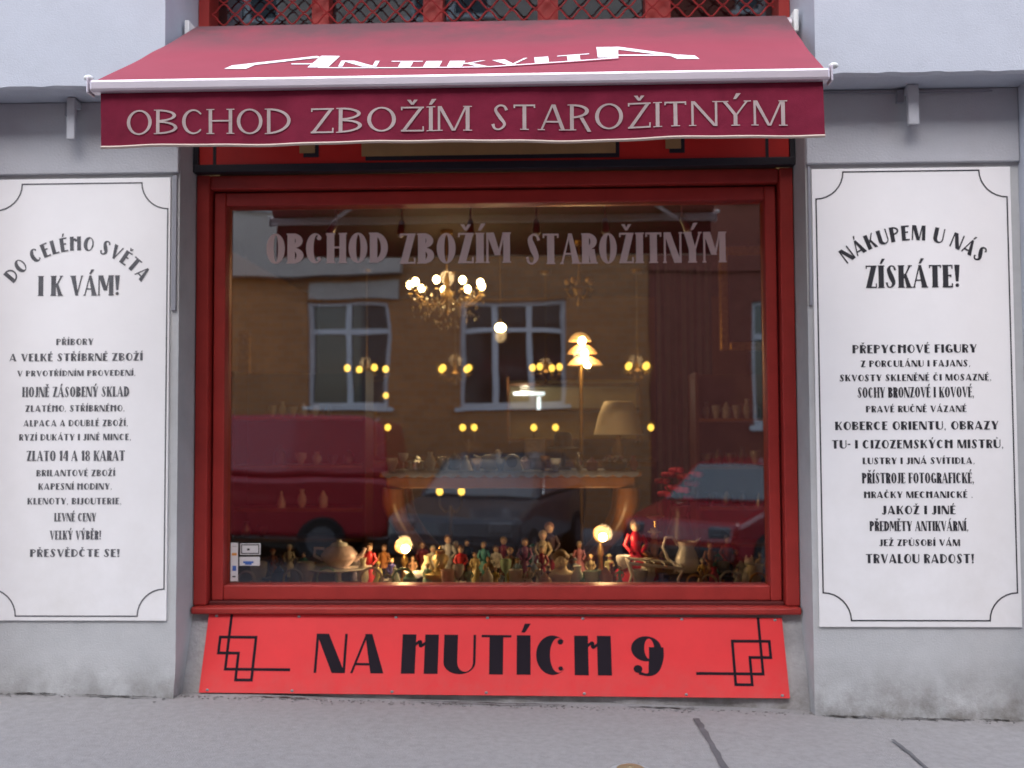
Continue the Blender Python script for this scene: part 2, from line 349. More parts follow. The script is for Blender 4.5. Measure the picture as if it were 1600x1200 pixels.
    return g, W
def layout(text, S):
    x = 0; out = []
    for i, ch in enumerate(text):
        g, W = glyph(ch, S)
        if ch == ' ': x += S.space; continue
        out.append((x, W, g)); x += W+S.sp
    return out, x-S.sp
def lettering(name, text, S, size, width, place, material, parent, lift=0.0012):
    """place(u, v, n): u along the line from its centre, v up from the baseline, n off the surface (metres)"""
    gl, tot = layout(text, S); k = width/tot; i = 0
    for word in text.split():        # every word is a piece of its own
        mb = MB()
        for gx, W, g in gl[i:i+len(word)]:
            for gi, grp in enumerate(g):
                for poly in grp:
                    mb.add([place((gx+p[0])*k-width/2, p[1]*size, lift+0.00025*gi, (gx+W/2)*k-width/2) for p in poly], [tuple(range(len(poly)))])
        i += len(word); o = mb.build(name, material, parent, fix=False)
    return o
def flat_place(cx, y, cz):
    return lambda u, v, n, c: (cx+u, y-n, cz+v)
def arc_place(cx, y, cz, rad):
    """letters set round an arch whose crown is at (cx, cz)"""
    def f(u, v, n, c):
        a = c/rad; du = u-c; r = rad+v; X = r*math.sin(a)+du*math.cos(a); Z = r*math.cos(a)-du*math.sin(a)-rad
        return (cx+X, y-n, cz+Z)
    return f

def settle(root):
    """meshes were drawn in world coordinates: move them into the frame of their thing"""
    T_ = Matrix.Translation(-Vector(root.location)); seen = set()
    def walk(o):
        for c in o.children:
            if c.data and c.data.name not in seen: seen.add(c.data.name); c.data.transform(T_)
            walk(c)
    walk(root); return root
def ribbon(pts, wd, place, lift=0.0012, closed=True):
    mb = MB(); N = len(pts); L = []
    for i in range(N):
        a = pts[(i-1) % N] if closed or i else pts[i]; c = pts[(i+1) % N] if closed or i < N-1 else pts[i]
        p = pts[i]
        def nrm(q, r):
            d = math.hypot(r[0]-q[0], r[1]-q[1]) or 1; return (-(r[1]-q[1])/d, (r[0]-q[0])/d)
        n1 = nrm(a, p) if a != p else nrm(p, c); n2 = nrm(p, c) if c != p else n1
        m = (n1[0]+n2[0], n1[1]+n2[1]); k = 2/(m[0]**2+m[1]**2+1e-9); k = min(k, 4)
        L.append(((p[0]+m[0]*k*wd/4, p[1]+m[1]*k*wd/4), (p[0]-m[0]*k*wd/4, p[1]-m[1]*k*wd/4)))
    for i in range(N if closed else N-1):
        j = (i+1) % N; q = [L[i][0], L[i][1], L[j][1], L[j][0]]
        mb.add([place(p[0], p[1], lift, 0) for p in q], [(0,1,2,3)])
    return mb

# ================================================================== the ground
def fall(y): return -0.32*min(1, max(0, (-2.75-y)/3.0))     # the road drops away from the shop's kerb
def sloped(name, x0, x1, y0, y1, dz, material, nx=60, ny=24, wob=0.0):
    mb = MB(); vs = []; fs = []
    for j in range(ny+1):
        for i in range(nx+1):
            x = x0+(x1-x0)*i/nx; y = y0+(y1-y0)*j/ny
            z = gz(x)+dz+(fall(y) if name != 'ground' else -0.4)+wob*(math.sin(x*3.1+y*1.7)+math.sin(x*7.3-y*5.1)*0.5+math.sin(x*1.3+y*9.0)*0.4)
            vs.append((x, y, z))
    for j in range(ny):
        for i in range(nx): a = j*(nx+1)+i; fs.append((a, a+1, a+nx+2, a+nx+1))
    mb.add(vs, fs); return mb.build(name, material, smooth=True, fix=False)
tag(sloped('ground', -150, 150, -150, 150, -0.4, road_m, 10, 10), kind='structure')
pave = tag(sloped('pavement', -14, 14, -2.6, 0.30, 0.0, asphalt, 220, 40, 0.0035), kind='structure')
tag(sloped('road', -40, 40, -9.2, -2.6, -0.13, road_m, 40, 30), kind='structure')
tag(sloped('opposite_pavement', -40, 40, -11.2, -9.2, 0.0, asphalt, 40, 4), kind='structure')
for nm, ya in (('kerb', -2.72), ('opposite_kerb', -9.2)):
    k = MB(); k.add([(x, y, gz(x)+z+fall(ya)) for x in (-40, 40) for (y, z) in ((ya, -0.3), (ya, 0.004), (ya+0.12, 0.004), (ya+0.12, -0.3))],
                    [(0,1,2,3), (7,6,5,4), (0,4,5,1), (1,5,6,2), (2,6,7,3)])
    tag(k.build(nm, granite, bevel=0.01), kind='structure')
def ground_pt(px, py):
    d = fwd*FPX+right*(px-800)+up*(600-py); t = (gz(0)-CAM.z)/d.z
    for _ in range(6):
        p = CAM+d*t; t = (gz(p.x)-CAM.z)/d.z
    return CAM+d*t
def seam(pts, wd, name='joint_seam'):
    P = []
    G = [ground_pt(*p) for p in pts]
    P = [(g.x, g.y) for g in G]
    Q = []
    for i in range(len(P)-1):
        for k in range(6):
            t = k/6; Q.append((P[i][0]*(1-t)+P[i+1][0]*t+random.uniform(-.004,.004), P[i][1]*(1-t)+P[i+1][1]*t))
    Q.append(P[-1])
    wds = [wd*random.uniform(0.75, 1.2) for _ in Q]
    mb = MB()
    for i in range(len(Q)-1):
        (xa, ya), (xb, yb) = Q[i], Q[i+1]; d = math.hypot(xb-xa, yb-ya); nx, ny = -(yb-ya)/d, (xb-xa)/d
        z = lambda x, y: gz(x)+0.0085
        mb.add([(xa+nx*wds[i]/2, ya+ny*wds[i]/2, z(xa,ya)), (xa-nx*wds[i]/2, ya-ny*wds[i]/2, z(xa,ya)), (xb-nx*wds[i+1]/2, yb-ny*wds[i+1]/2, z(xb,yb)), (xb+nx*wds[i+1]/2, yb+ny*wds[i+1]/2, z(xb,yb))], [(0,1,2,3)])
    return mb.build(name, bitumen, pave, fix=False)
seam([(1088, 1125), (1108, 1158), (1134, 1204), (1180, 1290)], 0.03)
seam([(1395, 1158), (1425, 1182), (1452, 1208), (1500, 1260)], 0.015)
c = ground_pt(985, 1208)
cap = empty('valve_cap', (c.x, c.y, gz(c.x)+0.004))
MB().lathe([(0.085, 0), (0.085, 0.006), (0.07, 0.012), (0.065, 0.010)], n=28).build('rim', granite, cap)
MB().lathe([(0.055, 0.005), (0.055, 0.016), (0.045, 0.02), (0.012, 0.021), (0.010, 0.026)], n=24).build('lid', mat('worn_brass', (0.35, 0.27, 0.16), 0.5, metal=0.5), cap, smooth=True)
tag(cap, 'small round brass valve cap set in the pavement near its seam', 'valve cap')
for xa, xb, yy in ((-2.7, -2.45, -0.022), (-2.35, -1.95, -0.03), (-1.5, -1.1, 0.03), (-0.7, 0.1, 0.03), (0.4, 0.75, 0.03), (1.36, 1.6, -0.025), (1.7, 2.05, -0.035), (2.1, 2.3, -0.02)):
    mb = MB(); n_ = 14
    for i in range(n_):
        for_x = [xa+(xb-xa)*t_/n_ for t_ in (i, i+1)]; wd = [0.004+0.018*math.sin(math.pi*t_/n_)*abs(math.sin(t_*2.1+xa*5)) for t_ in (i, i+1)]; yo = [yy+0.006*math.sin(t_*1.3+xa*9) for t_ in (i, i+1)]
        mb.add([(for_x[0], yo[0]-wd[0]/2, gz(for_x[0])+0.0075), (for_x[1], yo[1]-wd[1]/2, gz(for_x[1])+0.0075), (for_x[1], yo[1]+wd[1]/2, gz(for_x[1])+0.0075), (for_x[0], yo[0]+wd[0]/2, gz(for_x[0])+0.0075)], [(0,1,2,3)])
    mb.build('crack', mat('crack_dirt', (0.05, 0.045, 0.04), 0.95), pave, fix=False)
# grit that gathers where wall and pavement meet: too fine to count
mb = MB()
for k in range(600):
    side = random.random(); x = random.uniform(-3.0, 2.8); inop = -1.86 < x < 1.31
    y0 = 0.02 if inop else -0.005
    y = y0-abs(random.gauss(0, 0.03)); r = random.uniform(0.0012, 0.0048)
    mb.ball((x, y, gz(x)+0.004+r*0.3), r, 5, 1.6, 1.0, 0.6)
tag(mb.build('grit', mat('grit', (0.17, 0.16, 0.155), 0.95, var=0.3, vscale=30), fix=False), 'loose dark grit gathered along the foot of the wall', 'grit', kind='stuff')

# ================================================================== the shop's building
XL, XR = -1.86, 1.31                     # sides of the shopfront opening
RX0, RX1, RY1, RZ = -2.6, 2.3, 6.4, 2.86  # the room behind
bld = tag(empty('shop_building', (-0.27, 0.3, 0)), 'grey plastered building front with two piers around the antique shop window', 'building')
def pier(x0, x1, y0):
    """plastered pier: fine grid, its foot flaring and crumbling a little where it meets the sloping pavement"""
    mb = MB(); nx, nz = 26, 40; zt = 3.06; vs = []; fs = []
    def pt(x, z, side):
        h = max(0, 0.16-(z-gz(x))); fl = 0.10*h+0.012*(h > 0.08)*math.sin(x*23+z*11); return (x, y0-fl, z)
    zs = [gz(0)-0.15+ (zt+0.15)*((i/nz)**1.35) for i in range(nz+1)]
    for j in range(nz+1):
        for i in range(nx+1):
            x = x0+(x1-x0)*i/nx; z = zs[j]; vs.append(pt(x, z, 0))
    for j in range(nz):
        for i in range(nx): a = j*(nx+1)+i; fs.append((a, a+1, a+nx+2, a+nx+1))
    n0 = len(vs)
    for j in range(nz+1): vs.append((x0, y0+0.62, zs[j])); vs.append((x1, y0+0.62, zs[j]))
    for j in range(nz):
        fs.append((n0+2*j, j*(nx+1), (j+1)*(nx+1), n0+2*j+2)); fs.append((j*(nx+1)+nx, n0+2*j+1, n0+2*j+3, (j+1)*(nx+1)+nx))
    mb.add(vs, fs); return mb
pier(-2.92, XL, 0).build('pier', plaster, bld, smooth=True)
pier(XR, 2.36, 0).build('pier', plaster, bld, smooth=True)
MB().box(-5.2, -0.22, -0.4, -2.921, 0.6, 5.6).build('pilaster', rough_plaster, bld, bevel=0.012)
MB().box(2.361, -0.22, -0.4, 5.2, 0.6, 5.6).build('pilaster', rough_plaster, bld, bevel=0.012)
def fascia(x0, x1):
    mb = MB(); n = 40; zb = 3.063; vs = []
    for i in range(n+1):
        x = x0+(x1-x0)*i/n; e = 0.0022*math.sin(x*31)+0.0014*math.sin(x*57+1)
        vs += [(x, -0.22, 5.6), (x, -0.22, zb+0.014+e), (x, -0.208, zb+e*0.4), (x, 0.6, zb), (x, 0.6, 5.6)]
    fs = [(i*5+k, i*5+k+1, i*5+k+6, i*5+k+5) for i in range(n) for k in range(4)]
    fs += [(0,1,2,3,4), tuple(n*5+k for k in (4,3,2,1,0))]
    return mb.add(vs, fs)
fascia(-2.92, XL).build('fascia', rough_plaster, bld)
fascia(XR, 2.36).build('fascia', rough_plaster, bld)
MB().box(-2.92, -0.022, 2.69, XL-0.002, 0.0, 3.061).build('band', stucco, bld, bevel=0.006)
MB().box(XR+0.002, -0.022, 2.69, 2.36, 0.0, 3.061).build('band', stucco, bld, bevel=0.006)
MB().box(XL+0.001, -0.218, 4.3, XR-0.001, 0.6, 5.6).build('shade_lintel', rough_plaster, bld)  # out of view; brought forward to shade the top of the awning
MB().box(-1.897, -0.012, 1.985, -1.872, 0.0, 2.68).build('corner_strip', trim, bld, bevel=0.003)
MB().box(1.318, -0.012, 1.985, 1.333, 0.0, 2.68).build('corner_strip', trim, bld, bevel=0.003)
# sloping plinth under the window
mb = MB(); n = 50; vs = []
for i in range(n+1):
    x = XL+(XR-XL)*i/n; w_ = 0.010*math.sin(x*9)+0.006*math.sin(x*21+2)
    vs += [(x, 0.245, 0.417), (x, 0.105, 0.06), (x, 0.095+w_*0.6, 0.02+gz(x)*0.6+0.012*math.sin(x*6)), (x, 0.085+w_, -0.2), (x, 0.6, -0.2), (x, 0.6, 0.42)]
mb.add(vs, [(i*6+k, i*6+k+1, i*6+k+7, i*6+k+6) for i in range(n) for k in range(5)]+[(i*6+5, i*6, i*6+6, i*6+11) for i in range(n)])
mb.build('plinth', mat('plinth_plaster', (0.36, 0.35, 0.355), 0.92, var=0.28, vscale=7, bump=0.5, bscale=50, spec=0.15, height_tint=(DIRT, -0.05, 0.16, 7.0, 1.2)), bld, smooth=True)
for px0, px1, yt, yb_ in ((104, 116, 172, 217), (1419, 1437, 150, 194)):
    a, b_ = at(px0, yt, -0.10), at(px1, yb_, -0.10)
    br = MB().box(a.x, -0.10, b_.z, b_.x, -0.07, 3.06).box(a.x, -0.07, 3.02, b_.x, 0, 3.055).build('bracket', stucco, bld, bevel=0.004)
    MB().box(a.x-0.035, -0.05, 2.985, a.x-0.003, -0.023, 3.05).build('bracket_plate', trim, br)
cb = [(x, -0.03, 3.045-0.006*math.sin((x-1.35)*3.1)) for x in [1.33+0.05*i for i in range(19)]]
MB().tube(cb, 0.004, 6).build('cable', trim, bld)
MB().box(-5.2, 0.601, -0.4, -2.2, 0.8, 5.6).build('side_wall', room_dark, bld)
MB().box(1.75, 0.601, -0.4, 5.2, 0.8, 5.6).build('side_wall', room_dark, bld)
settle(bld)

# ================================================================== lettered boards on the piers
def frame_path(x0, z0, x1, z1, r, n=8):
    P = []
    for cx, cz, a0, a1 in ((x1, z0, 180, 90), (x1, z1, 270, 180), (x0, z1, 360, 270), (x0, z0, 90, 0)):
        for k in range(n+1): a = R(a0+(a1-a0)*k/n); P.append((cx+r*math.cos(a), cz+r*math.sin(a)))
    return P
def pier_board(name, x0, x1, z0, z1, bx0, bx1, bz0, bz1, label, head, big, lines, inkm, linem):
    s = tag(empty(name, ((x0+x1)/2, 0, z0)), label, 'sign', 'lettered white boards on the piers')
    b = MB().box(x0, -0.010, z0, x1, -0.0005, z1).build('board', board_white, s, bevel=0.002)
    P0 = lambda u, v, n, c: (u, -0.010-n, v)
    ribbon(frame_path(bx0, bz0, bx1, bz1, 0.135), 0.0135, P0).build('border', linem, s, fix=False)
    (hx, hz), hs_, hw, hr, htext = head
    lettering('arched_lettering', htext, DECO_S, hs_, hw, arc_place(hx, -0.010, hz, hr), inkm, s)
    for text, S, xa, xb, yc, h in [big]+lines:
        A, B = at(xa, yc+h/2, -0.01), at(xb, yc+h/2, -0.01)
        lettering('lettering', text, S, h*5/FPX, B.x-A.x, flat_place((A.x+B.x)/2, -0.010, (A.z+B.z)/2), inkm, s)
    return settle(s)
D_, F_ = DECO_S, FAT
c1 = at(1425, 376, 0)
pier_board('lettered_board', 1.338, 2.317, 0.398, 2.666, 1.358, 2.297, 0.43, 2.65,
  'white board with crisp black lettering on the pier right of the shop window',
  ((c1.x, c1.z), 0.075, 0.70, 0.515, 'NÁKUPEM U NÁS'), ('ZÍSKÁTE!', F_, 1353, 1500, 432, 35),
  [('PŘEPYCHOVÉ FIGURY', D_, 1332, 1526, 545, 13), ('Z PORCULÁNU I FAJANS,', D_, 1345, 1516, 568, 10), ('SKVOSTY SKLENĚNÉ ČI MOSAZNÉ,', D_, 1312, 1549, 590, 10),
   ('SOCHY BRONZOVÉ I KOVOVÉ,', F_, 1340, 1522, 613, 16), ('PRAVÉ RUČNĚ VÁZANÉ', D_, 1353, 1510, 639, 10), ('KOBERCE ORIENTU, OBRAZY', D_, 1305, 1560, 665, 13),
   ('TU- I CIZOZEMSKÝCH MISTRŮ,', D_, 1300, 1568, 694, 13), ('LUSTRY I JINÁ SVÍTIDLA,', D_, 1348, 1523, 720, 10), ('PŘÍSTROJE FOTOGRAFICKÉ,', F_, 1347, 1522, 747, 16),
   ('HRAČKY MECHANICKÉ .', D_, 1350, 1520, 773, 10), ('JAKOŽ I JINÉ', D_, 1378, 1493, 797, 13), ('PŘEDMĚTY ANTIKVÁRNÍ,', F_, 1359, 1513, 822, 15),
   ('JEŽ ZPŮSOBÍ VÁM', D_, 1374, 1500, 848, 10), ('TRVALOU RADOST!', D_, 1353, 1522, 873, 14)], ink, ink)
c1 = at(123, 392, 0)
pier_board('lettered_board', -2.87, -1.905, 0.423, 2.668, -2.81, -1.918, 0.446, 2.642,
  'white board with faded grey lettering on the pier left of the shop window',
  ((c1.x, c1.z), 0.072, 0.765, 0.41, 'DO CELÉHO SVĚTA'), ('I K VÁM!', F_, 60, 187, 446, 32),
  [('PŘÍBORY', D_, 88, 146, 534, 10), ('A VELKÉ STŘÍBRNÉ ZBOŽÍ', D_, 15, 223, 558, 12), ('V PRVOTŘÍDNÍM PROVEDENÍ,', D_, 27, 212, 583, 9),
   ('HOJNĚ ZÁSOBENÝ SKLAD', F_, 35, 202, 612, 16), ('ZLATÉHO, STŘÍBRNÉHO,', D_, 40, 195, 638, 10), ('ALPACA A DOUBLÉ ZBOŽÍ,', D_, 37, 200, 661, 10),
   ('RYZÍ DUKÁTY I JINÉ MINCE,', D_, 30, 205, 683, 10), ('ZLATO 14 A 18 KARAT', F_, 42, 195, 712, 16), ('BRILANTOVÉ ZBOŽÍ', D_, 57, 180, 739, 10),
   ('KAPESNÍ HODINY,', D_, 60, 175, 760, 10), ('KLENOTY, BIJOUTERIE,', D_, 43, 190, 783, 10), ('LEVNÉ CENY', F_, 85, 150, 808, 13),
   ('VELKÝ VÝBĚR!', F_, 78, 158, 836, 14), ('PŘESVĚDČTE SE!', D_, 47, 187, 864, 12)], ink_grey, ink_grey)

# ================================================================== red board under the window
sb = tag(empty('street_name_board', (-0.27, 0.09, 0.04)), 'bright red board under the window lettered NA HUTÍCH 9 in black', 'sign')
BT, BB = Vector((0, 0.215, 0.407)), Vector((0, 0.070, 0.038))      # top and foot of the tilted face
tilt = (BT-BB).normalized(); nout = Vector((0, -tilt.z, tilt.y))
BH = (BT-BB).length
def on_board(u, v, n, c=0):          # u across, v up the tilted face from its foot
    p = BB+tilt*v+nout*n; return (u, p.y, p.z+gz(u)*0.25)
mb = MB(); x0, x1 = -1.765, 1.207
mb.add([on_board(x, v, n) for n in (0.0, -0.012) for (x, v) in ((x0,0),(x1,0),(x1,BH),(x0,BH))], [(0,1,2,3),(7,6,5,4),(0,4,5,1),(1,5,6,2),(2,6,7,3),(3,7,4,0)])
mb.build('board', red_board, sb)
k = BH/113.0                          # metres per photo pixel up the face
def bx(px): return x0+(px-320)*(x1-x0)/(1226-320)
lettering('lettering', 'NA', DECO, 56*k, bx(605)-bx(496), lambda u, v, n, c: on_board((bx(496)+bx(605))/2+u, v+29*k, n), dark_ink, sb)
lettering('lettering', 'HUTÍCH', DECO, 56*k, bx(958)-bx(632), lambda u, v, n, c: on_board((bx(632)+bx(958))/2+u, v+29*k, n), dark_ink, sb)
lettering('lettering', '9', DECO, 56*k, bx(1038)-bx(989), lambda u, v, n, c: on_board((bx(989)+bx(1038))/2+u, v+29*k, n), dark_ink, sb)
def deco(mirror):
    def X(px): return bx(px) if not mirror else bx(1226-(px-320)*1.0)
    def Z(py): return (1076-py)*k
    mb = MB()
    paths = [[(357, 963), (357, 1043), (459, 1043)], [(370, 997), (400, 997), (400, 1058), (375, 1058), (375, 1020), (343, 1020), (343, 997), (370, 997)]]
    for i, P in enumerate(paths):
        m = ribbon([(X(p[0]), Z(p[1])) for p in P], 8.0*k, on_board, 0.0012+0.0004*i, closed=False); mb.add(m.v, m.f)
    return mb.build('corner_ornament', dark_ink, sb, fix=False)
deco(False); deco(True)
for px in (333, 465, 620, 765, 915, 1070, 1215):
    for v in (0.012, BH-0.012):
        p = on_board(bx(px), v, 0.001); M = Matrix.Translation(p) @ Matrix.Rotation(R(90)+math.atan2(tilt.y, tilt.z), 4, 'X')
        MB().lathe([(0.008, -0.002), (0.008, 0.002), (0.004, 0.004)], n=10, M=M).build('screw', granite, sb)
settle(sb)

# ================================================================== shop window
win = tag(empty('shop_window', (-0.27, 0.3, 0.4)), 'large red framed shop window under the awning with one glass pane', 'window')
ZG0, ZG1, XG0, XG1 = 0.553, 2.583, -1.715, 1.168
def rect_bar(x0, x1, z0, z1, y0, y1, name, m, bev=0.006, par=None): return MB().box(x0, y0, z0, x1, y1, z1).build(name, m, par or win, bevel=bev)
rect_bar(XL+0.004, -1.787, 0.457, 2.739, 0.232, 0.42, 'jamb', frame_red)
rect_bar(1.236, XR-0.004, 0.457, 2.739, 0.232, 0.42, 'jamb', frame_red)
rect_bar(-1.785, 1.234, 2.665, 2.739, 0.245, 0.42, 'head', frame_red)
rect_bar(-1.777, XG0, 0.475, 2.655, 0.285, 0.40, 'stile', frame_red)
rect_bar(XG1, 1.226, 0.475, 2.655, 0.285, 0.40, 'stile', frame_red)
rect_bar(XG0+0.001, XG1-0.001, ZG1, 2.654, 0.288, 0.40, 'top_rail', frame_red)
rect_bar(XG0+0.001, XG1-0.001, 0.476, ZG0, 0.288, 0.40, 'bottom_rail', sill_red)
rect_bar(-1.785, 1.234, 0.44, 0.474, 0.262, 0.42, 'rebate', mat('dark_red_rebate', (0.10, 0.01, 0.01), 0.6))
RB = mat('dark_red_rebate', (0.10, 0.01, 0.01), 0.6)
rect_bar(-1.785, 1.234, 2.6555, 2.664, 0.31, 0.42, 'rebate', RB, 0); rect_bar(-1.786, -1.778, 0.475, 2.655, 0.31, 0.42, 'rebate', RB, 0); rect_bar(1.227, 1.235, 0.475, 2.655, 0.31, 0.42, 'rebate', RB, 0)
rect_bar(XL+0.006, XR-0.006, 0.418, 0.455, 0.190, 0.43, 'sill', sill_red, 0.01)
pane = MB().box(XG0-0.012, 0.348, ZG0-0.012, XG1+0.012, 0.356, ZG1+0.012).build('glass_pane', shop_glass, win)
etched = mat('etched_vinyl', (0.70, 0.54, 0.51), 0.9, var=0.06, alpha=0.9)
for text, xa, xb in (('OBCHOD', 416, 606), ('ZBOŽÍM', 625, 797), ('STAROŽITNÝM', 822, 1134)):
    A, B = at(xa, 413, 0.347), at(xb, 411, 0.347)
    lettering('window_lettering', text, FAT, 0.165, B.x-A.x, flat_place((A.x+B.x)/2, 0.347, (A.z+B.z)/2+0.002), etched, pane, lift=0.0006)
settle(win)

# fascia board hidden behind the awning
ub = tag(empty('shop_sign', (-0.27, 0.2, 2.72)), 'dark red sign board with gold and black lettering half hidden behind the awning', 'sign')
MB().box(XL+0.03, 0.195, 2.785, XR-0.03, 0.23, 3.42).build('board', upper_red, ub, bevel=0.003)
MB().box(XL+0.002, 0.18, 2.741, XR-0.002, 0.24, 2.783).build('bottom_trim', charcoal, ub, bevel=0.004)
MB().box(XL+0.002, 0.18, 2.7835, XL+0.029, 0.24, 3.42).build('side_trim', charcoal, ub)
MB().box(XR-0.029, 0.18, 2.7835, XR-0.002, 0.24, 3.42).build('side_trim', charcoal, ub)
for px0, px1, yb_ in ((565, 962, 242), (468, 492, 242), (1040, 1064, 235)):
    A, B = at(px0, yb_, 0.19), at(px1, yb_-3, 0.19)
    MB().box(A.x+0.02, 0.1925, B.z-0.022, B.x+0.02, 0.1945, 3.2).build('letter_shadow', charcoal, ub)
    MB().box(A.x, 0.1875, B.z, B.x, 0.1915, 3.22).build('gilt_letter', gold_paint, ub)
for px in (335, 1199):
    A = at(px, 258, 0.19); MB().box(A.x-0.008, 0.190, A.z+ (0.03 if px > 800 else 0), A.x+0.008, 0.1945, 3.3).build('border_line', charcoal, ub)
settle(ub)

# ================================================================== upper window with roll grille
uw = tag(empty('upper_window', (-0.27, 0.26, 3.42)), 'red upper window behind a wire grille above the awning', 'window')
MB().box(XL+0.004, 0.24, 3.424, XL+0.06, 0.4, 4.298).build('post', frame_red, uw); MB().box(XR-0.06, 0.24, 3.424, XR-0.004, 0.4, 4.298).build('post', frame_red, uw)
for pa, pb in ((487, 514), (661, 692), (840, 872), (1008, 1048)):
    a, b_ = at(pa, 15, 0.3), at(pb, 15, 0.3); MB().box(a.x, 0.30, 3.424, b_.x, 0.4, 4.298).build('mullion', sill_red, uw, bevel=0.004)
MB().box(XL+0.061, 0.30, 3.42, XR-0.061, 0.42, 3.46).build('bottom_rail', frame_red, uw)
MB().box(XL+0.061, 0.395, 3.461, XR-0.061, 0.399, 4.298).build('glass_pane', house_glass if False else shop_glass, uw)
gr_m = mat('red_grille_wire', (0.36, 0.03, 0.03), 0.45, metal=0.3)
for r_ in range(13):
    z = 3.47+r_*0.062; ph = math.pi*(r_ % 2)
    P = [(XL+0.07+i*0.0155, 0.265, z+0.028*math.cos(ph+2*math.pi*(i*0.0155)/0.125)) for i in range(int((XR-XL-0.14)/0.0155)+1)]
    MB().tube(P, 0.0045, 5).build('grille_wire', gr_m, uw)
settle(uw)
tag(MB().box(RX0-0.1, 1.6, 2.97, RX1+0.1, 1.7, 5.6).build('upper_room_wall', room_dark), kind='structure')
tag(MB().box(RX0-0.1, 0.6, 5.6, RX1+0.1, 1.7, 5.7).build('upper_room_ceiling', room_dark), kind='structure')
tag(MB().box(XL+0.07, 0.42, 3.40, XR-0.07, 0.9, 3.44).build('upper_display_shelf', wood_dark), 'dark wooden shelf behind the upper window', 'shelf')
UPV = [(365, 'white'), (383, 'grey'), (412, 'white'), (420, 'grey'), (452, 'white'), (468, 'white'), (545, 'dark'), (570, 'grey'), (625, 'brown'), (705, 'ochre'), (748, 'white'), (760, 'grey'), (803, 'grey'), (818, 'dark'), (890, 'ochre'), (915, 'ochre'), (945, 'ochre'), (965, 'slate'), (985, 'slate'), (1080, 'slate'), (1110, 'dark'), (1145, 'slate'), (1178, 'dark')]
cols = {'white': (0.62, 0.6, 0.6), 'grey': (0.25, 0.22, 0.2), 'dark': (0.06, 0.04, 0.04), 'brown': (0.16, 0.07, 0.03), 'ochre': (0.40, 0.20, 0.07), 'slate': (0.12, 0.12, 0.16)}
UPN = {}
for i, (px, cn) in enumerate(UPV):
    p = at(px, 20, 0.6); r = random.uniform(0.05, 0.085); h = random.uniform(0.26, 0.42)
    prof = random.choice([[(0.5,0),(0.55,0.03),(1,0.35),(0.9,0.6),(0.45,0.82),(0.6,1)], [(0.8,0),(1,0.2),(1,0.7),(0.6,0.85),(0.7,1)], [(0.45,0),(0.3,0.1),(0.9,0.4),(1,0.62),(0.55,0.85),(0.75,1)]])
    o = MB().lathe([(a*r, b_*h) for a, b_ in prof], n=14).build('vase', mat('glaze_'+cn, cols[cn], 0.35, var=0.25, vscale=14), smooth=True)
    o.location = (p.x, 0.6+random.uniform(-0.05, 0.1), 3.4405)
    ORD = ['leftmost', 'second', 'third', 'fourth', 'fifth', 'sixth']; UPN[cn] = UPN.get(cn, -1)+1
    tag(o, '%s %s glazed vase%s behind the upper grille' % (ORD[UPN[cn]], cn, ' from the left' if UPN[cn] else ''), 'vase', 'vases behind the upper grille')

# ================================================================== awning
aw = tag(empty('awning', (-0.3, 0.0, 2.55)), 'crimson fabric awning over the shop window lettered ANTIKVITA, its valance OBCHOD ZBOŽÍM STAROŽITNÝM', 'awning')
aw['label'] = 'crimson fabric awning with white and pale lettering, hung over the shop window'
YF = -1.0
AB, AF = Vector((0, 0.02, 3.462)), Vector((0, YF, at(700, 117, YF).z))
AX0b, AX1b = -1.785, 1.232; AX0f, AX1f = at(150, 121, YF).x, at(1288, 101, YF).x
slope = (AF-AB); SL = slope.length; sdir_ = slope.normalized(); snorm = Vector((0, sdir_.z, -sdir_.y)); snorm = snorm if snorm.z > 0 else -snorm
def on_awning(tx, s, n=0.0):
    """tx 0..1 across, s 0..1 down the slope"""
    x0_, x1_ = AX0b+(AX0f-AX0b)*s, AX1b+(AX1f-AX1b)*s
    sag = 0.014*math.sin(math.pi*s)**1.5*(1-0.25*math.sin(9*tx+1))-0.005*math.exp(-((s-0.50-0.04*math.sin(5*tx))/0.10)**2)
    p = AB+slope*s+snorm*(n-sag); return (x0_+(x1_-x0_)*tx, p.y, p.z)
def awn_uv(px, py):
    d = fwd*FPX+right*(px-800)+up*(600-py); t = (AB-CAM).dot(snorm)/d.dot(snorm); p = CAM+d*t
    s = (p-AB).dot(sdir_)/SL; x0_, x1_ = AX0b+(AX0f-AX0b)*s, AX1b+(AX1f-AX1b)*s; return ((p.x-x0_)/(x1_-x0_), s)
mb = MB(); nx, ns = 60, 40
for n_ in (0.0, -0.002):
    b0 = len(mb.v); mb.v += [on_awning(i/nx, j/ns, n_) for j in range(ns+1) for i in range(nx+1)]
    mb.f += [tuple(b0+q for q in (j*(nx+1)+i, (j+1)*(nx+1)+i, (j+1)*(nx+1)+i+1, j*(nx+1)+i+1)) for j in range(ns) for i in range(nx)]
canopy = mb.build('canopy', fabric, aw, smooth=True, fix=False)
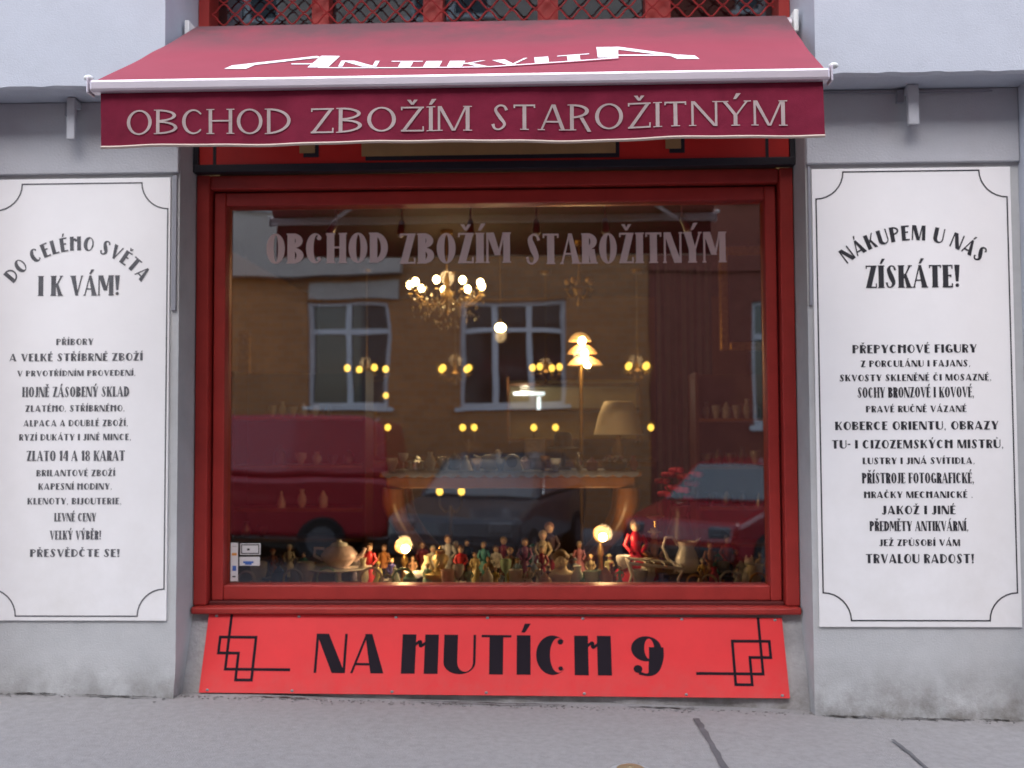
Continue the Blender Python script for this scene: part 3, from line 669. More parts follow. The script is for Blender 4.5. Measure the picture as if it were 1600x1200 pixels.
# ANTIKVITA along the slope: small capitals between two big As whose outer legs sweep out
def awn_poly(polys, name, par=canopy):
    mb = MB()
    for gi, poly in enumerate(polys):
        pts = [awn_uv(*p) for p in poly]; mb.add([on_awning(a, min(b_, 0.985), 0.002+0.0003*gi) for a, b_ in pts], [tuple(range(len(pts)))])
    return mb.build(name, letter_white, par, fix=False)
awn_poly([[(480, 104), (512, 104), (531, 84), (502, 84)], [(502, 84), (531, 84), (505, 88), (494, 90)], [(350, 107), (384, 107), (398, 100), (362, 101)], [(362, 101), (398, 100), (502, 86.5), (495, 84.5)], [(455, 99), (494, 98.5), (494, 96.5), (455, 97.2)]], 'swash_letter')
awn_poly([[(934, 88), (966, 88), (966, 71), (932, 71.5)], [(966, 71), (966, 75), (1048, 86), (1062, 84)], [(1048, 86), (1058, 91), (1093, 91), (1086, 85), (1062, 83.5)], [(966, 83.5), (966, 85.5), (1040, 85.5), (1035, 83.5)]], 'swash_letter')
def small_caps(txt, spans, yb):
    for ch, (xa, xb) in zip(txt, spans):
        g, W = glyph(ch, WIDE); mb = MB()
        for gi, grp in enumerate(g):
            for poly in grp:
                pts = []
                for (u, v) in poly:
                    x = xa+(xb-xa)*u/W; y0_ = yb(x); sk = (734-x)*0.03
                    pts.append(awn_uv(x+v*5*(1 if x < 734 else -0.3), y0_-v*11))
                mb.add([on_awning(a, b_, 0.002+0.0003*gi) for a, b_ in pts], [tuple(range(len(pts)))])
        mb.build('canopy_letter', letter_white, canopy, fix=False)
ybase = lambda x: 102.0+1.0*(1-((x-690)/200.0)**2)-max(0, x-760)*0.060
small_caps('NTIKVIT', [(528, 588), (607, 656), (661, 686), (698, 762), (770, 826), (836, 858), (872, 922)], ybase)
ul = [(497, 103.2)]+[(500+i*22.5, ybase(500+i*22.5)+1.6) for i in range(1, 20)]+[(966, 90.2)]
for i in range(len(ul)-1):
    pass
awn_poly([[(ul[i][0], ul[i][1]), (ul[i+1][0], ul[i+1][1]), (ul[i+1][0], ul[i+1][1]+1.5), (ul[i][0], ul[i][1]+1.5)] for i in range(len(ul)-1)], 'underline')
# front profile
zb = AF.z
MB().box(AX0f-0.018, YF-0.03, zb-0.055, AX1f+0.018, YF+0.03, zb-0.004).build('front_bar', alu, aw, bevel=0.012)
for x in (AX0f-0.022, AX1f+0.022):
    MB().box(x-0.004, YF-0.032, zb-0.06, x+0.004, YF+0.032, zb+0.006).build('end_cap', alu, aw, bevel=0.003)
    MB().ball((x+(0.012 if x > 0 else -0.004), YF-0.01, zb+0.008), 0.016, 10, 1.3, 1, 0.8).build('end_knob', white_plastic, aw, smooth=True)
# valance: limp cloth hanging from the bar
VZ1 = zb-0.050; VH = VZ1-at(700, 222, YF).z
def on_val(tx, v, n=0.0):
    """tx 0..1 across, v 0..1 downwards"""
    x = AX0f+0.022+(AX1f-AX0f-0.03)*tx
    y = YF-0.004+v*(0.010*math.sin(11*tx+0.6)+0.006*math.sin(27*tx+2)+0.004*math.sin(61*tx))+0.0009*math.sin(90*tx+14*v)*math.sin(3.1*v)
    return (x, y-n, VZ1-v*VH+0.003*v*math.sin(17*tx))
mb = MB(); nx, ns = 160, 14
for n_ in (0.0, -0.002):
    b0 = len(mb.v); mb.v += [on_val(i/nx, j/ns, n_) for j in range(ns+1) for i in range(nx+1)]
    mb.f += [tuple(b0+q for q in (j*(nx+1)+i, (j+1)*(nx+1)+i, (j+1)*(nx+1)+i+1, j*(nx+1)+i+1)) for j in range(ns) for i in range(nx)]
val = mb.build('valance', valance_m, aw, smooth=True, fix=False)
MB().tube([on_val(i/80, 1.0, 0.001) for i in range(81)], 0.0065, 6).build('hem', hem_m, val, smooth=True)
VW = AX1f-AX0f-0.03
def val_word(text, xa, ya, xb, yb_):
    A, B = at(xa, ya, YF), at(xb, yb_, YF); w = B.x-A.x
    def place(u, v, n, c):
        x = (A.x+B.x)/2+u; z = (A.z+B.z)/2+v; return on_val((x-AX0f-0.022)/VW, (VZ1-z)/VH, n)
    lettering('valance_lettering', text, ROMAN, 0.103, w, place, letter_pale, val, lift=0.0028)
val_word('OBCHOD', 198, 211, 455, 209); val_word('ZBOŽÍM', 487, 209, 734, 206); val_word('STAROŽITNÝM', 768, 205, 1226, 196)
# roller, brackets and folding arms
MB().tube([(AX0b-0.03, 0.055, 3.425), (AX1b+0.03, 0.055, 3.425)], 0.04, 12).build('roller', alu, aw, smooth=True)
for x in (AX0b-0.045, AX1b+0.045):
    MB().box(x-0.012, -0.01, 3.37, x+0.012, 0.24, 3.485).build('wall_bracket', white_plastic, aw, bevel=0.006)
for s_ in (0, 1):
    xw = AX0b+0.35 if s_ == 0 else AX1b-0.35; xe = xw+(0.62 if s_ == 0 else -0.62); xf = xw
    MB().tube([(xw, 0.06, 3.33), (xe, -0.45, 3.05)], 0.018, 8).build('arm', alu, aw); MB().tube([(xe, -0.45, 3.05), (xf, YF+0.03, zb-0.04)], 0.016, 8).build('arm', alu, aw)
settle(aw)

# ================================================================== the other side of the street (seen mirrored in the pane)
brick_m = mat('ochre_facade', (0.34, 0.19, 0.10), 0.9, var=0.2, vscale=3)
def brickify(m, c1, c2):
    nt = m.node_tree; n = nt.nodes; l = nt.links; bt = n.new('ShaderNodeTexBrick'); tc = n.new('ShaderNodeTexCoord'); mp = n.new('ShaderNodeMapping')
    mp.inputs['Rotation'].default_value = (R(90), 0, 0); l.new(tc.outputs['Object'], mp.inputs[0]); l.new(mp.outputs[0], bt.inputs[0])
    bt.inputs['Scale'].default_value = 2.2; bt.inputs['Color1'].default_value = (*c1, 1); bt.inputs['Color2'].default_value = (*c2, 1); bt.inputs['Mortar'].default_value = (0.3, 0.24, 0.18, 1)
    bt.inputs['Mortar Size'].default_value = 0.012; l.new(bt.outputs[0], n['Principled BSDF'].inputs['Base Color'])
brickify(brick_m, (0.46, 0.20, 0.08), (0.37, 0.155, 0.06))
band_m = mat('beige_render', (0.50, 0.42, 0.37), 0.9, var=0.1)
winframe_m = mat('white_window_paint', (0.62, 0.62, 0.64), 0.5)
red_render = mat('red_render', (0.24, 0.07, 0.05), 0.9, var=0.15)
YB = -11.2
def house(x0, x1, wallm, label, wins, band, first, upper):
    h = tag(empty('terraced_house', ((x0+x1)/2, YB, 0)), label, 'building')
    # wall built as strips around the window openings
    xs = sorted(wins); cur = x0; zlo, zhi = first[0], first[1]
    for (a, b_) in xs+[(x1, x1)]:
        MB().box(cur, YB-0.5, zlo, a, YB, zhi).build('wall', wallm, h); cur = b_
    MB().box(x0, YB-0.5, -1.2, x1, YB+0.04, zlo).build('plinth', wallm, h)
    MB().box(x0, YB-0.5, zhi, x1, YB-0.002, 4.0).build('wall', wallm, h)
    if band:
        MB().box(x0, YB-0.5, 3.97, -2.4, YB+0.25, 5.0).build('balcony_front', band_m, h); MB().box(-2.399, YB-0.5, 4.0, x1, YB, 5.0).build('wall', wallm, h); MB().box(-2.399, YB-0.1, 4.35, x1, YB+0.07, 4.5).build('string_course', winframe_m, h)
        MB().box(-4.0, YB+0.001, 3.60, -2.45, YB+0.05, 3.87).build('name_plate', band_m, h)
    else: MB().box(x0, YB-0.5, 4.0, x1, YB+0.06, 5.0).build('string_course', red_render, h)
    MB().box(x0, YB-0.5, 5.0, x1, YB, 5.2).build('wall', band_m if band else red_render, h)
    z0_ = 5.2
    for fl in range(2):
        cur = x0
        for (a, b_) in upper+[(x1, x1)]:
            MB().box(cur, YB-0.5, z0_, a, YB, z0_+1.9).build('wall', band_m if band else red_render, h); cur = b_
        MB().box(x0, YB-0.5, z0_+1.9, x1, YB, z0_+3.3).build('wall', band_m if band else red_render, h)
        for (a, b_) in upper: window(h, a, b_, z0_, z0_+1.9, 2)
        z0_ += 3.3
    MB().box(x0, YB-0.5, z0_, x1, YB+0.4, z0_+0.4).build('cornice', band_m, h)
    MB().add([(x0, YB+0.35, z0_+0.4), (x1, YB+0.35, z0_+0.4), (x1, YB-5, z0_+3.6), (x0, YB-5, z0_+3.6), (x0, YB-5, z0_+0.4), (x1, YB-5, z0_+0.4)], [(0,1,2,3), (0,3,4), (1,5,2), (0,4,5,1), (3,2,5,4)]).build('roof', mat('roof_tile', (0.2, 0.08, 0.05), 0.85), h)
    for (a, b_) in xs: window(h, a, b_, zlo, zhi, 2 if b_-a < 1.5 else 3)
    return settle(h)
def window(h, a, b_, z0_, z1_, n):
    y = YB-0.12; f = MB(); t_ = 0.07
    f.box(a, y-0.05, z0_, a+t_, y+0.03, z1_).box(b_-t_, y-0.05, z0_, b_, y+0.03, z1_).box(a+t_, y-0.05, z0_, b_-t_, y+0.03, z0_+t_).box(a+t_, y-0.05, z1_-t_, b_-t_, y+0.03, z1_)
    zt = z0_+(z1_-z0_)*0.68; f.box(a+t_, y-0.05, zt, b_-t_, y+0.035, zt+0.08)
    for k_ in range(1, n): x = a+(b_-a)*k_/n; f.box(x-0.05, y-0.045, z0_+t_, x+0.05, y+0.032, z1_-t_)
    w_ = f.build('window_frame', winframe_m, h)
    MB().box(a+0.02, y-0.06, z0_+0.02, b_-0.02, y-0.045, z1_-0.02).build('pane', house_glass, w_)
    MB().box(a-0.08, YB-0.2, z0_-0.07, b_+0.08, YB+0.09, z0_-0.002).build('window_sill', winframe_m, w_)
house(-15.0, 1.75, brick_m, 'ochre brick house with white windows across the street, mirrored in the pane', [(-13.2, -11.7), (-10.0, -8.5), (-7.0, -5.5), (-4.05, -2.65), (-1.45, 0.35)], True, (1.75, 3.55), [(-12.6, -11.2), (-9.2, -7.8), (-5.85, -4.6), (-2.3, -0.9)])
house(1.76, 15.0, red_render, 'dark red rendered house across the street, mirrored at the right of the pane', [(3.5, 5.0), (7, 8.5), (10.5, 12)], False, (1.4, 3.5), [(3.3, 4.7), (7, 8.5), (10.5, 12)])

# ---- parked vehicles
def vehicle(name, label, x, y, body, kind, flip=False, turn=None):
    v = tag(empty(name, (x, y, gz(x)-0.13+fall(y)), math.pi if flip else 0), label, 'van' if kind == 'van' else 'car')
    v.rotation_euler.y = math.atan(0.023)*(1 if not flip else -1)
    if turn is not None: v.rotation_euler = (0, 0, turn)
    tyre, dark = mat('tyre', (0.02, 0.02, 0.02), 0.85), mat('black_trim', (0.03, 0.03, 0.032), 0.5)
    if kind == 'van':
        prof = [(-2.35,0.35),(2.3,0.35),(2.4,0.55),(2.36,0.92),(2.1,1.06),(1.55,1.14),(-2.33,1.14),(-2.4,0.8)]; roof = [(-2.33,1.14),(1.55,1.14),(0.95,1.80),(0.6,1.90),(-2.0,1.93),(-2.27,1.82)]; W_ = 0.93; wh = (1.5, -1.5)
    elif kind == 'hatch':
        prof = [(-1.9,0.3),(1.85,0.3),(1.98,0.5),(1.92,0.78),(1.0,0.95),(-1.85,0.98),(-1.96,0.6)]; roof = [(-1.85,0.98),(1.0,0.95),(0.3,1.40),(-0.2,1.47),(-1.25,1.44),(-1.7,1.2)]; W_ = 0.82; wh = (1.25, -1.25)
    else:
        prof = [(-2.2,0.3),(2.15,0.3),(2.3,0.5),(2.22,0.74),(1.05,0.93),(-1.5,0.96),(-2.2,0.90),(-2.28,0.6)]; roof = [(-1.6,0.95),(1.05,0.93),(0.3,1.36),(-0.2,1.42),(-0.85,1.40),(-1.25,1.22)]; W_ = 0.87; wh = (1.4, -1.4)
    def loft(P, w0, w1, z0_, z1_):
        mb = MB(); n = len(P); vs = []
        for sgn in (-1, 1):
            for (px, pz) in P: t_ = (pz-z0_)/(z1_-z0_); vs.append((px, sgn*(w0+(w1-w0)*max(0, min(1, t_))), pz))
        return mb.add(vs, [tuple(range(n)), tuple(range(2*n-1, n-1, -1))]+[(i, n+i, n+(i+1) % n, (i+1) % n) for i in range(n)])
    zs = [p[1] for p in roof]; zb_, zt_ = min(zs), max(zs)
    loft(prof, W_*0.95, W_, 0.3, 0.8).build('body', body, v, bevel=0.07)
    loft(roof, W_*0.97, W_*0.78, zb_, zt_).build('cabin', body, v, bevel=0.06)
    # panes: side windows and screens lie just proud of the cabin
    def side(P, nm='side_window'):
        for sgn in (-1, 1):
            mb = MB(); vs = []
            for off in (0.004, 0.012):
                for (px, pz) in P: t_ = (pz-zb_)/(zt_-zb_); vs.append((px, sgn*(W_*0.97+(W_*0.78-W_*0.97)*t_+off), pz))
            n = len(P); mb.add(vs, [tuple(range(n)), tuple(range(2*n-1, n-1, -1))]+[(i, n+i, n+(i+1) % n, (i+1) % n) for i in range(n)]); mb.build(nm, car_glass, v)
    lo, hi = zb_+0.05, zt_-0.11
    def xat(z, front):                # cabin outline at a height
        A = roof[1:4] if front else [roof[0], roof[-1], roof[-2]]
        for (xa, za), (xb, zb2) in zip(A[:-1], A[1:]):
            if za <= z <= zb2: return xa+(xb-xa)*(z-za)/(zb2-za)
        return A[-1][0]
    fm = 0.25 if kind != 'van' else 0.35
    side([(fm-0.05, lo), (xat(lo, True)-0.16, lo), (xat(hi, True)-0.10, hi), (fm-0.05, hi)])
    if kind != 'van': side([(xat(lo, False)+0.14, lo), (fm-0.14, lo), (fm-0.14, hi), (xat(hi, False)+0.12, hi)])
    (xa, za), (xb, zb2) = roof[1], roof[2]
    def screen(xa, za, xb, zb2, nm, d):
        mb = MB(); vs = []
        for off in (0.006, 0.014):
            for (t_, sg) in ((0.06, -1), (0.06, 1), (0.95, 1), (0.95, -1)):
                z = za+(zb2-za)*t_; w_ = W_*0.97+(W_*0.78-W_*0.97)*(z-zb_)/(zt_-zb_)-0.1; vs.append((xa+(xb-xa)*t_+d*off*0.8, sg*w_, z+off*0.5))
        mb.add(vs, [(0,1,2,3),(7,6,5,4),(0,4,5,1),(1,5,6,2),(2,6,7,3),(3,7,4,0)]).build(nm, car_glass, v)
    screen(xa, za, xb, zb2, 'windscreen', 1)
    if kind != 'van': (xc, zc), (xd, zd) = roof[0], roof[-1]; screen(xc, zc+0.03, xd, zd, 'rear_window', -1)
    for wx in wh:
        for sgn in (-1, 1):
            M = Matrix.Translation((wx, sgn*(W_-0.1), 0.31)) @ Matrix.Rotation(R(90), 4, 'X')
            t_ = MB().lathe([(0.2, -0.1), (0.29, -0.1), (0.315, -0.07), (0.315, 0.07), (0.29, 0.1), (0.2, 0.1)], n=22, M=M).build('wheel', tyre, v, smooth=True)
            MB().lathe([(0.05, -0.106), (0.19, -0.102), (0.2, -0.06), (0.2, 0.06), (0.19, 0.102), (0.05, 0.106)], n=14, M=M).build('rim', mat('dull_rim', (0.12, 0.12, 0.13), 0.5, metal=0.5), t_)
    xf = max(p[0] for p in prof); xr = min(p[0] for p in prof)
    for sgn in (-1, 1):
        MB().box(xf-0.14, sgn*(W_-0.24)-0.13, 0.6, xf-0.01, sgn*(W_-0.24)+0.13, 0.74).build('headlight', mat('lamp_glass', (0.16, 0.16, 0.17), 0.15), v, bevel=0.03)
        MB().box(xr+0.0, sgn*(W_-0.15)-0.09, 0.66, xr+0.12, sgn*(W_-0.15)+0.09, 0.86).build('tail_light', mat('red_lens', (0.4, 0.01, 0.01), 0.2), v, bevel=0.02)
    for xe in (xf-0.06, xr-0.04): MB().box(xe, -W_*0.93, 0.34, xe+0.1, W_*0.93, 0.5).build('bumper', dark, v, bevel=0.03)
    return v
paint_red = mat('van_red_paint', (0.42, 0.025, 0.035), 0.25, coat=0.6, var=0.03); paint_red2 = mat('car_red_paint', (0.36, 0.02, 0.03), 0.22, coat=0.6, var=0.03); paint_grey = mat('car_grey_paint', (0.06, 0.065, 0.075), 0.25, coat=0.6, var=0.03)
vehicle('delivery_van', 'red delivery van parked across the street, mirrored at the left of the pane', -4.4, -8.1, paint_red, 'van', True)
vehicle('parked_car', 'dark grey small car parked nose out across the street, mirrored mid pane', -0.62, -7.75, paint_grey, 'hatch', False, R(104))
vehicle('parked_car', 'red hatchback parked across the street, mirrored at the right of the pane', 2.75, -7.9, paint_red2, 'hatch', True, R(128))

# ================================================================== the shop inside
tag(MB().box(RX0, 0.6, -0.2, RX1, RY1, -0.1).build('shop_floor', wood_dark), kind='structure')
tag(MB().box(RX0-0.1, RY1, -0.2, RX1+0.1, RY1+0.1, RZ).build('shop_back_wall', room_wall), kind='structure')
tag(MB().box(RX0-0.1, 0.8, -0.2, RX0, RY1, RZ).build('shop_left_wall', room_wall), kind='structure')
tag(MB().box(RX1, 0.8, -0.2, RX1+0.1, RY1, RZ).build('shop_right_wall', room_dark), kind='structure')
tag(MB().box(RX0-0.1, 0.43, RZ, RX1+0.1, RY1+0.1, RZ+0.1).build('shop_ceiling', room_ceil), kind='structure')
PZ = 0.48
plat = tag(empty('window_display_platform', (-0.27, 1.2, -0.1)), 'dark wooden display platform behind the glass', 'platform')
MB().box(-2.1, 0.43, PZ-0.03, 1.74, 2.0, PZ).build('top', wood_dark, plat, bevel=0.004); MB().box(-2.08, 1.95, -0.099, 1.72, 1.99, PZ-0.031).build('front_panel', wood_dark, plat); settle(plat)

def lamp_light(name, p, watts, colr=(1, 0.62, 0.28), r=0.05):
    d = bpy.data.lights.new(name, 'POINT'); d.energy = watts*0.6; d.color = colr; d.shadow_soft_size = r
    o = bpy.data.objects.new(name, d); col.objects.link(o); o.location = p; return o
def chandelier(px, py, Y, rad, n, label, bm, br, crystals=False, rise=0.0, ph=0.0, drop=0.16, watts=0, dim=0, tiers=()):
    c = at(px, py, Y); ch = tag(empty('chandelier', (c.x, c.y, c.z)), label, 'chandelier')
    MB().tube([(0, 0, RZ-c.z), (0, 0, 0.05)], 0.006, 6).build('chain', old_brass, ch)
    MB().lathe([(0.004, -drop), (0.02, -drop+0.02), (0.012, -drop*0.7), (0.04, -drop*0.45), (0.05, -drop*0.3), (0.015, -0.02), (0.02, 0.03), (0.008, 0.10)], n=12).build('stem', old_brass, ch, smooth=True)
    MB().lathe([(0.05, RZ-c.z-0.002), (0.045, RZ-c.z-0.03), (0.01, RZ-c.z-0.04)], n=14).build('ceiling_rose', old_brass, ch)
    for k in range(n):
        a = ph+2*math.pi*k/n; ca, sa = math.cos(a), math.sin(a)
        P = [(ca*rad*t, sa*rad*t, -drop*0.35-drop*0.35*math.sin(math.pi*t*0.9)+(drop*0.35-br*2.2)*t*t) for t in [i/8 for i in range(9)]]
        ar = MB().tube(P, 0.006, 6).build('arm', old_brass, ch, smooth=True)
        e = P[-1]; MB().lathe([(0.004, 0), (br*1.1, 0.012), (br*0.5, 0.02), (br*0.45, br*1.0)], (e[0], e[1], e[2]), 10).build('candle_cup', old_brass, ar)
        MB().ball((e[0], e[1], 0), br, 10, 1, 1, 1.15).build('bulb', bm if not (dim and k >= dim) else bulb_dim, ar, smooth=True)
    if crystals:
        mb = MB()
        for k in range(150):
            a = random.uniform(0, 6.283); r = rad*random.uniform(0.25, 1.0); z = -drop*random.uniform(0.1, 1.0)-0.13*(1-r/rad)
            s_ = random.uniform(0.006, 0.014); mb.add([(r*math.cos(a)+dx*s_, r*math.sin(a)+dy*s_, z+dz*s_*1.8) for dx, dy, dz in ((1,0,0),(0,1,0),(-1,0,0),(0,-1,0),(0,0,1),(0,0,-1))],
                [(0,1,4),(1,2,4),(2,3,4),(3,0,4),(1,0,5),(2,1,5),(3,2,5),(0,3,5)])
        tag(mb.build('crystal_drops', crystal, ch, fix=False), kind='stuff')
    if watts: lamp_light('chandelier_light', (c.x, c.y, c.z+0.06), watts)
    return ch
chandelier(698, 445, 2.4, 0.275, 9, 'large crystal chandelier with nine bright bulbs near the window lettering', bulb_m, 0.026, True, ph=0.35, drop=0.24, watts=3.5)
chandelier(905, 440, 2.9, 0.10, 5, 'small unlit brass chandelier hanging right of the large crystal one', mat('unlit_bulb', (0.6, 0.35, 0.12), 0.3), 0.022, False, ph=0.4, drop=0.2)
chandelier(573, 576, 4.2, 0.19, 4, 'brass chandelier with yellow bulbs, leftmost of the four far ones', bulb_y, 0.03, ph=0.55, watts=0.6)
chandelier(711, 576, 4.4, 0.17, 4, 'brass chandelier with yellow bulbs, second of the four far ones', bulb_y, 0.03, ph=0.95, watts=0.6)
chandelier(853, 574, 4.4, 0.14, 4, 'brass chandelier with yellow bulbs, third of the four far ones', bulb_y, 0.03, ph=1.15, watts=0.6)
chandelier(996, 572, 4.4, 0.115, 4, 'brass chandelier with yellow bulbs, rightmost of the four far ones', bulb_y, 0.03, ph=0.75, watts=0.6)
def sconce(pxs, py, Y, label, zone):
    c = at(sum(pxs)/len(pxs), py, Y); s = tag(empty('candle_lamp', (c.x, c.y, c.z-0.2)), label, 'lamp', 'candle lamps on the far wall')
    MB().lathe([(0.07, -zone), (0.075, -zone+0.012), (0.02, -zone+0.03), (0.012, -zone*0.5), (0.022, 0.02), (0.01, 0.08)], n=12).build('stand', old_brass, s, smooth=True)
    for px in pxs:
        p = at(px, py, Y); dx = p.x-c.x
        ar = MB().tube([(0, 0, 0.05), (dx*0.5, 0, 0.02), (dx, 0, 0.08), (dx, 0, 0.165)], 0.007, 6).build('arm', old_brass, s)
        MB().ball((dx, 0, 0.2), 0.031, 10, 1, 1, 1.1).build('bulb', bulb_y, ar, smooth=True)
# ---- counter along the back carrying the candle lamps
ctr = tag(empty('shop_counter', (-0.3, 4.9, -0.1)), 'long dark wooden counter at the back of the shop', 'counter')
MB().box(-2.3, 4.55, 1.0, 1.2, 5.15, 1.05).build('top', wood, ctr, bevel=0.006); MB().box(-2.25, 4.6, -0.099, 1.15, 5.1, 0.999).build('front_panel', wood_dark, ctr); settle(ctr)
for pxs, lab in (((541, 575, 606), 'three-armed brass candle lamp with yellow bulbs, leftmost on the back counter'), ((723, 741), 'two-armed brass candle lamp with close-set bulbs on the back counter'),
                 ((834, 868), 'two-armed brass candle lamp with wide-set bulbs on the back counter'), ((1017,), 'single brass candle lamp right of the cream lampshade')):
    sconce(pxs, 668, 4.8, lab, at(700, 668, 4.8).z-0.2-1.051)
q = at(704, 768, 3.6)
sconce((687, 721), 768, 3.6, 'low brass candle lamp with two yellow bulbs under the table', q.z-0.2+0.099)
sconce((570, 603), 618, 5.9, 'two-armed brass candle lamp with yellow bulbs beneath the leftmost far chandelier', at(586, 618, 5.9).z-0.2-1.051)
bk = tag(empty('back_shelf', (-0.6, 5.95, -0.1)), 'dark back shelf behind the counter carrying a candle lamp', 'shelf'); MB().box(-2.4, 5.7, 1.02, -0.3, 6.2, 1.05).build('board', wood, bk); MB().box(-2.4, 6.16, -0.099, -0.3, 6.2, 1.019).build('back_panel', wood_dark, bk); settle(bk)
p = at(782, 512, 3.2)
pl = tag(empty('pendant_lamp', (p.x, p.y, p.z)), 'single bright pendant bulb below the large crystal chandelier', 'lamp')
MB().tube([(0, 0, RZ-p.z), (0, 0, 0.05)], 0.005, 6).build('cord', old_brass, pl); MB().lathe([(0.02, 0.03), (0.025, 0.06), (0.01, 0.09)], n=10).build('socket', old_brass, pl)
MB().ball((0, 0, 0), 0.042, 12, 1.1, 1.1, 0.9).build('bulb', bulb_m, pl, smooth=True); lamp_light('pendant_light', (p.x, p.y, p.z-0.08), 1.6)

# ---- cream-lined showcase with white tubes at the back
a, b_ = at(795, 592, 5.6), at(1000, 690, 5.6)
sc = tag(empty('showcase', ((a.x+b_.x)/2, 5.8, b_.z)), 'cream-lined showcase with a white light tube at the back of the shop', 'showcase')
MB().box(a.x, 6.0, b_.z, b_.x, 6.04, a.z).build('back', cream_tile, sc)
for py in (601, 640, 688): z = at(800, py, 5.6).z; MB().box(a.x, 5.6, z-0.012, b_.x, 5.999, z+0.012).build('shelf', wood_dark if py != 688 else wood, sc)
for x in (a.x-0.02, b_.x): MB().box(x, 5.6, b_.z-0.02, x+0.02, 6.04, a.z+0.02).build('side', wood, sc)
settle(sc)
a2, b2 = at(802, 612, 5.55), at(851, 618, 5.55)
tb = tag(empty('light_tube', (a2.x, 5.55, b2.z)), 'short white light tube bent down at its right end, in the showcase', 'lamp')
MB().tube([(a2.x, 5.55, (a2.z+b2.z)/2), (b2.x, 5.55, (a2.z+b2.z)/2)], 0.018, 8).build('tube', tube_lit, tb); c2 = at(842, 640, 5.55); MB().box(c2.x-0.02, 5.545, c2.z, c2.x+0.02, 5.56, b2.z-0.01).build('reflector', tube_lit, tb); settle(tb)
lamp_light('tube_light', (a2.x+0.1, 5.5, a2.z+0.02), 2.2, (1, 0.86, 0.62))

# ---- ceiling spotlights behind the top of the pane
tk = tag(empty('lighting_track', (-0.2, 0.85, 2.7125)), 'dark lighting track hung along the top of the window', 'lighting track')
MB().box(-1.5, -0.02, 0, 1.6, 0.02, 0.025).build('rail', charcoal, tk)
for x in (-1.2, 0, 1.2): MB().tube([(x, 0, 0.025), (x, 0, RZ-2.7125)], 0.005, 6).build('hanger', charcoal, tk)
for i, (px, ang) in enumerate(((525, -0.5), (628, -0.1), (735, 0.0), (838, 0.0), (945, 0.05), (1065, 0.45))):
    p = at(px, 326, 0.85); s = tag(empty('spotlight', (p.x, 0.85, 2.712)), ['leftmost ceiling spotlight, tilted left, above the window lettering', 'second ceiling spotlight from the left above the window lettering', 'third ceiling spotlight from the left above the window lettering', 'fourth ceiling spotlight from the left above the window lettering', 'fifth ceiling spotlight from the left above the window lettering', 'rightmost ceiling spotlight, tilted right, above the window lettering'][i], 'spotlight', 'ceiling spotlights')
    M = Matrix.Translation((0, 0, -0.10)) @ Matrix.Rotation(-ang, 4, 'Y')
    MB().lathe([(0.03, -0.001), (0.032, -0.018), (0.012, -0.024)], n=14).build('ceiling_plate', steel, s); MB().tube([(0, 0, -0.02), (0, 0, -0.11)], 0.006, 6).build('rod', steel, s)
    hd = MB().lathe([(0.010, 0.0), (0.018, -0.01), (0.021, -0.06), (0.026, -0.085)], n=14, M=M).build('lamp_head', old_brass if i in (1, 2) else steel, s, smooth=True)
    MB().ball((0, 0, -0.09), 0.019, 10, 1, 1, 0.7, M=M).build('bulb', white_plastic, hd, smooth=True)

# ---- side table in the window with its cloth and things on it
TY0, TY1 = 1.15, 1.65; tz = at(800, 738, TY0).z
tx0, tx1 = at(592, 735, TY0).x, at(1003, 735, TY0).x
tb = tag(empty('side_table', ((tx0+tx1)/2, 1.4, PZ)), 'polished brown wooden table with curved legs standing in the window', 'table')
MB().box(tx0, TY0, tz-0.028, tx1, TY1, tz).build('top', wood, tb, bevel=0.008); MB().box(tx0+0.04, TY0+0.02, tz-0.10, tx1-0.04, TY1-0.02, tz-0.029).build('apron', wood, tb, bevel=0.01)
for sx, x in ((-1, tx0+0.12), (1, tx1-0.12)):
    for y in (TY0+0.06, TY1-0.06):
        h = tz-0.1-PZ; P = [(x+sx*(0.04-0.34*(t_**1.4)+0.05*math.sin(math.pi*t_*1.0)), y, tz-0.1-h*t_) for t_ in [i/12 for i in range(13)]]
        MB().tube(P, [0.066-0.03*(i/12)+0.014*math.exp(-((i-2)/2.0)**2) for i in range(13)], 10).build('leg', wood, tb, smooth=True)
settle(tb)
mb = MB(); n = 70; vs = []
for i in range(n+1):
    x = tx0+0.02+(tx1-tx0-0.04)*i/n; d = 0.022*abs(math.sin(i*0.9)); w_ = 0.004*math.sin(i*1.7)
    vs += [(x, TY1-0.03, tz+0.003), (x, TY0-0.006, tz+0.004), (x, TY0-0.012+w_, tz-0.004), (x, TY0-0.013+w_, tz-0.012-d)]
tag(MB().add(vs, [(i*4+k, i*4+k+1, i*4+k+5, i*4+k+4) for i in range(n) for k in range(3)]).build('table_runner', linen, smooth=True), 'blue and white scalloped runner on the wooden table', 'table runner')

def lathed(name, px, pyt, Y, base, prof, m, label, cat, r=None, group=None, n=18, sx=1.0):
    """turned piece standing at depth Y on height base, its top at photo height pyt; prof in fractions of height (and of r)"""
    p = at(px, pyt, Y); h = p.z-base; r = r or h
    o = MB().lathe([(max(1e-3, a*r), b2*h) for a, b2 in prof], n=n, sx=sx).build(name, m, smooth=True); o.location = (p.x, Y, base); return tag(o, label, cat, group)
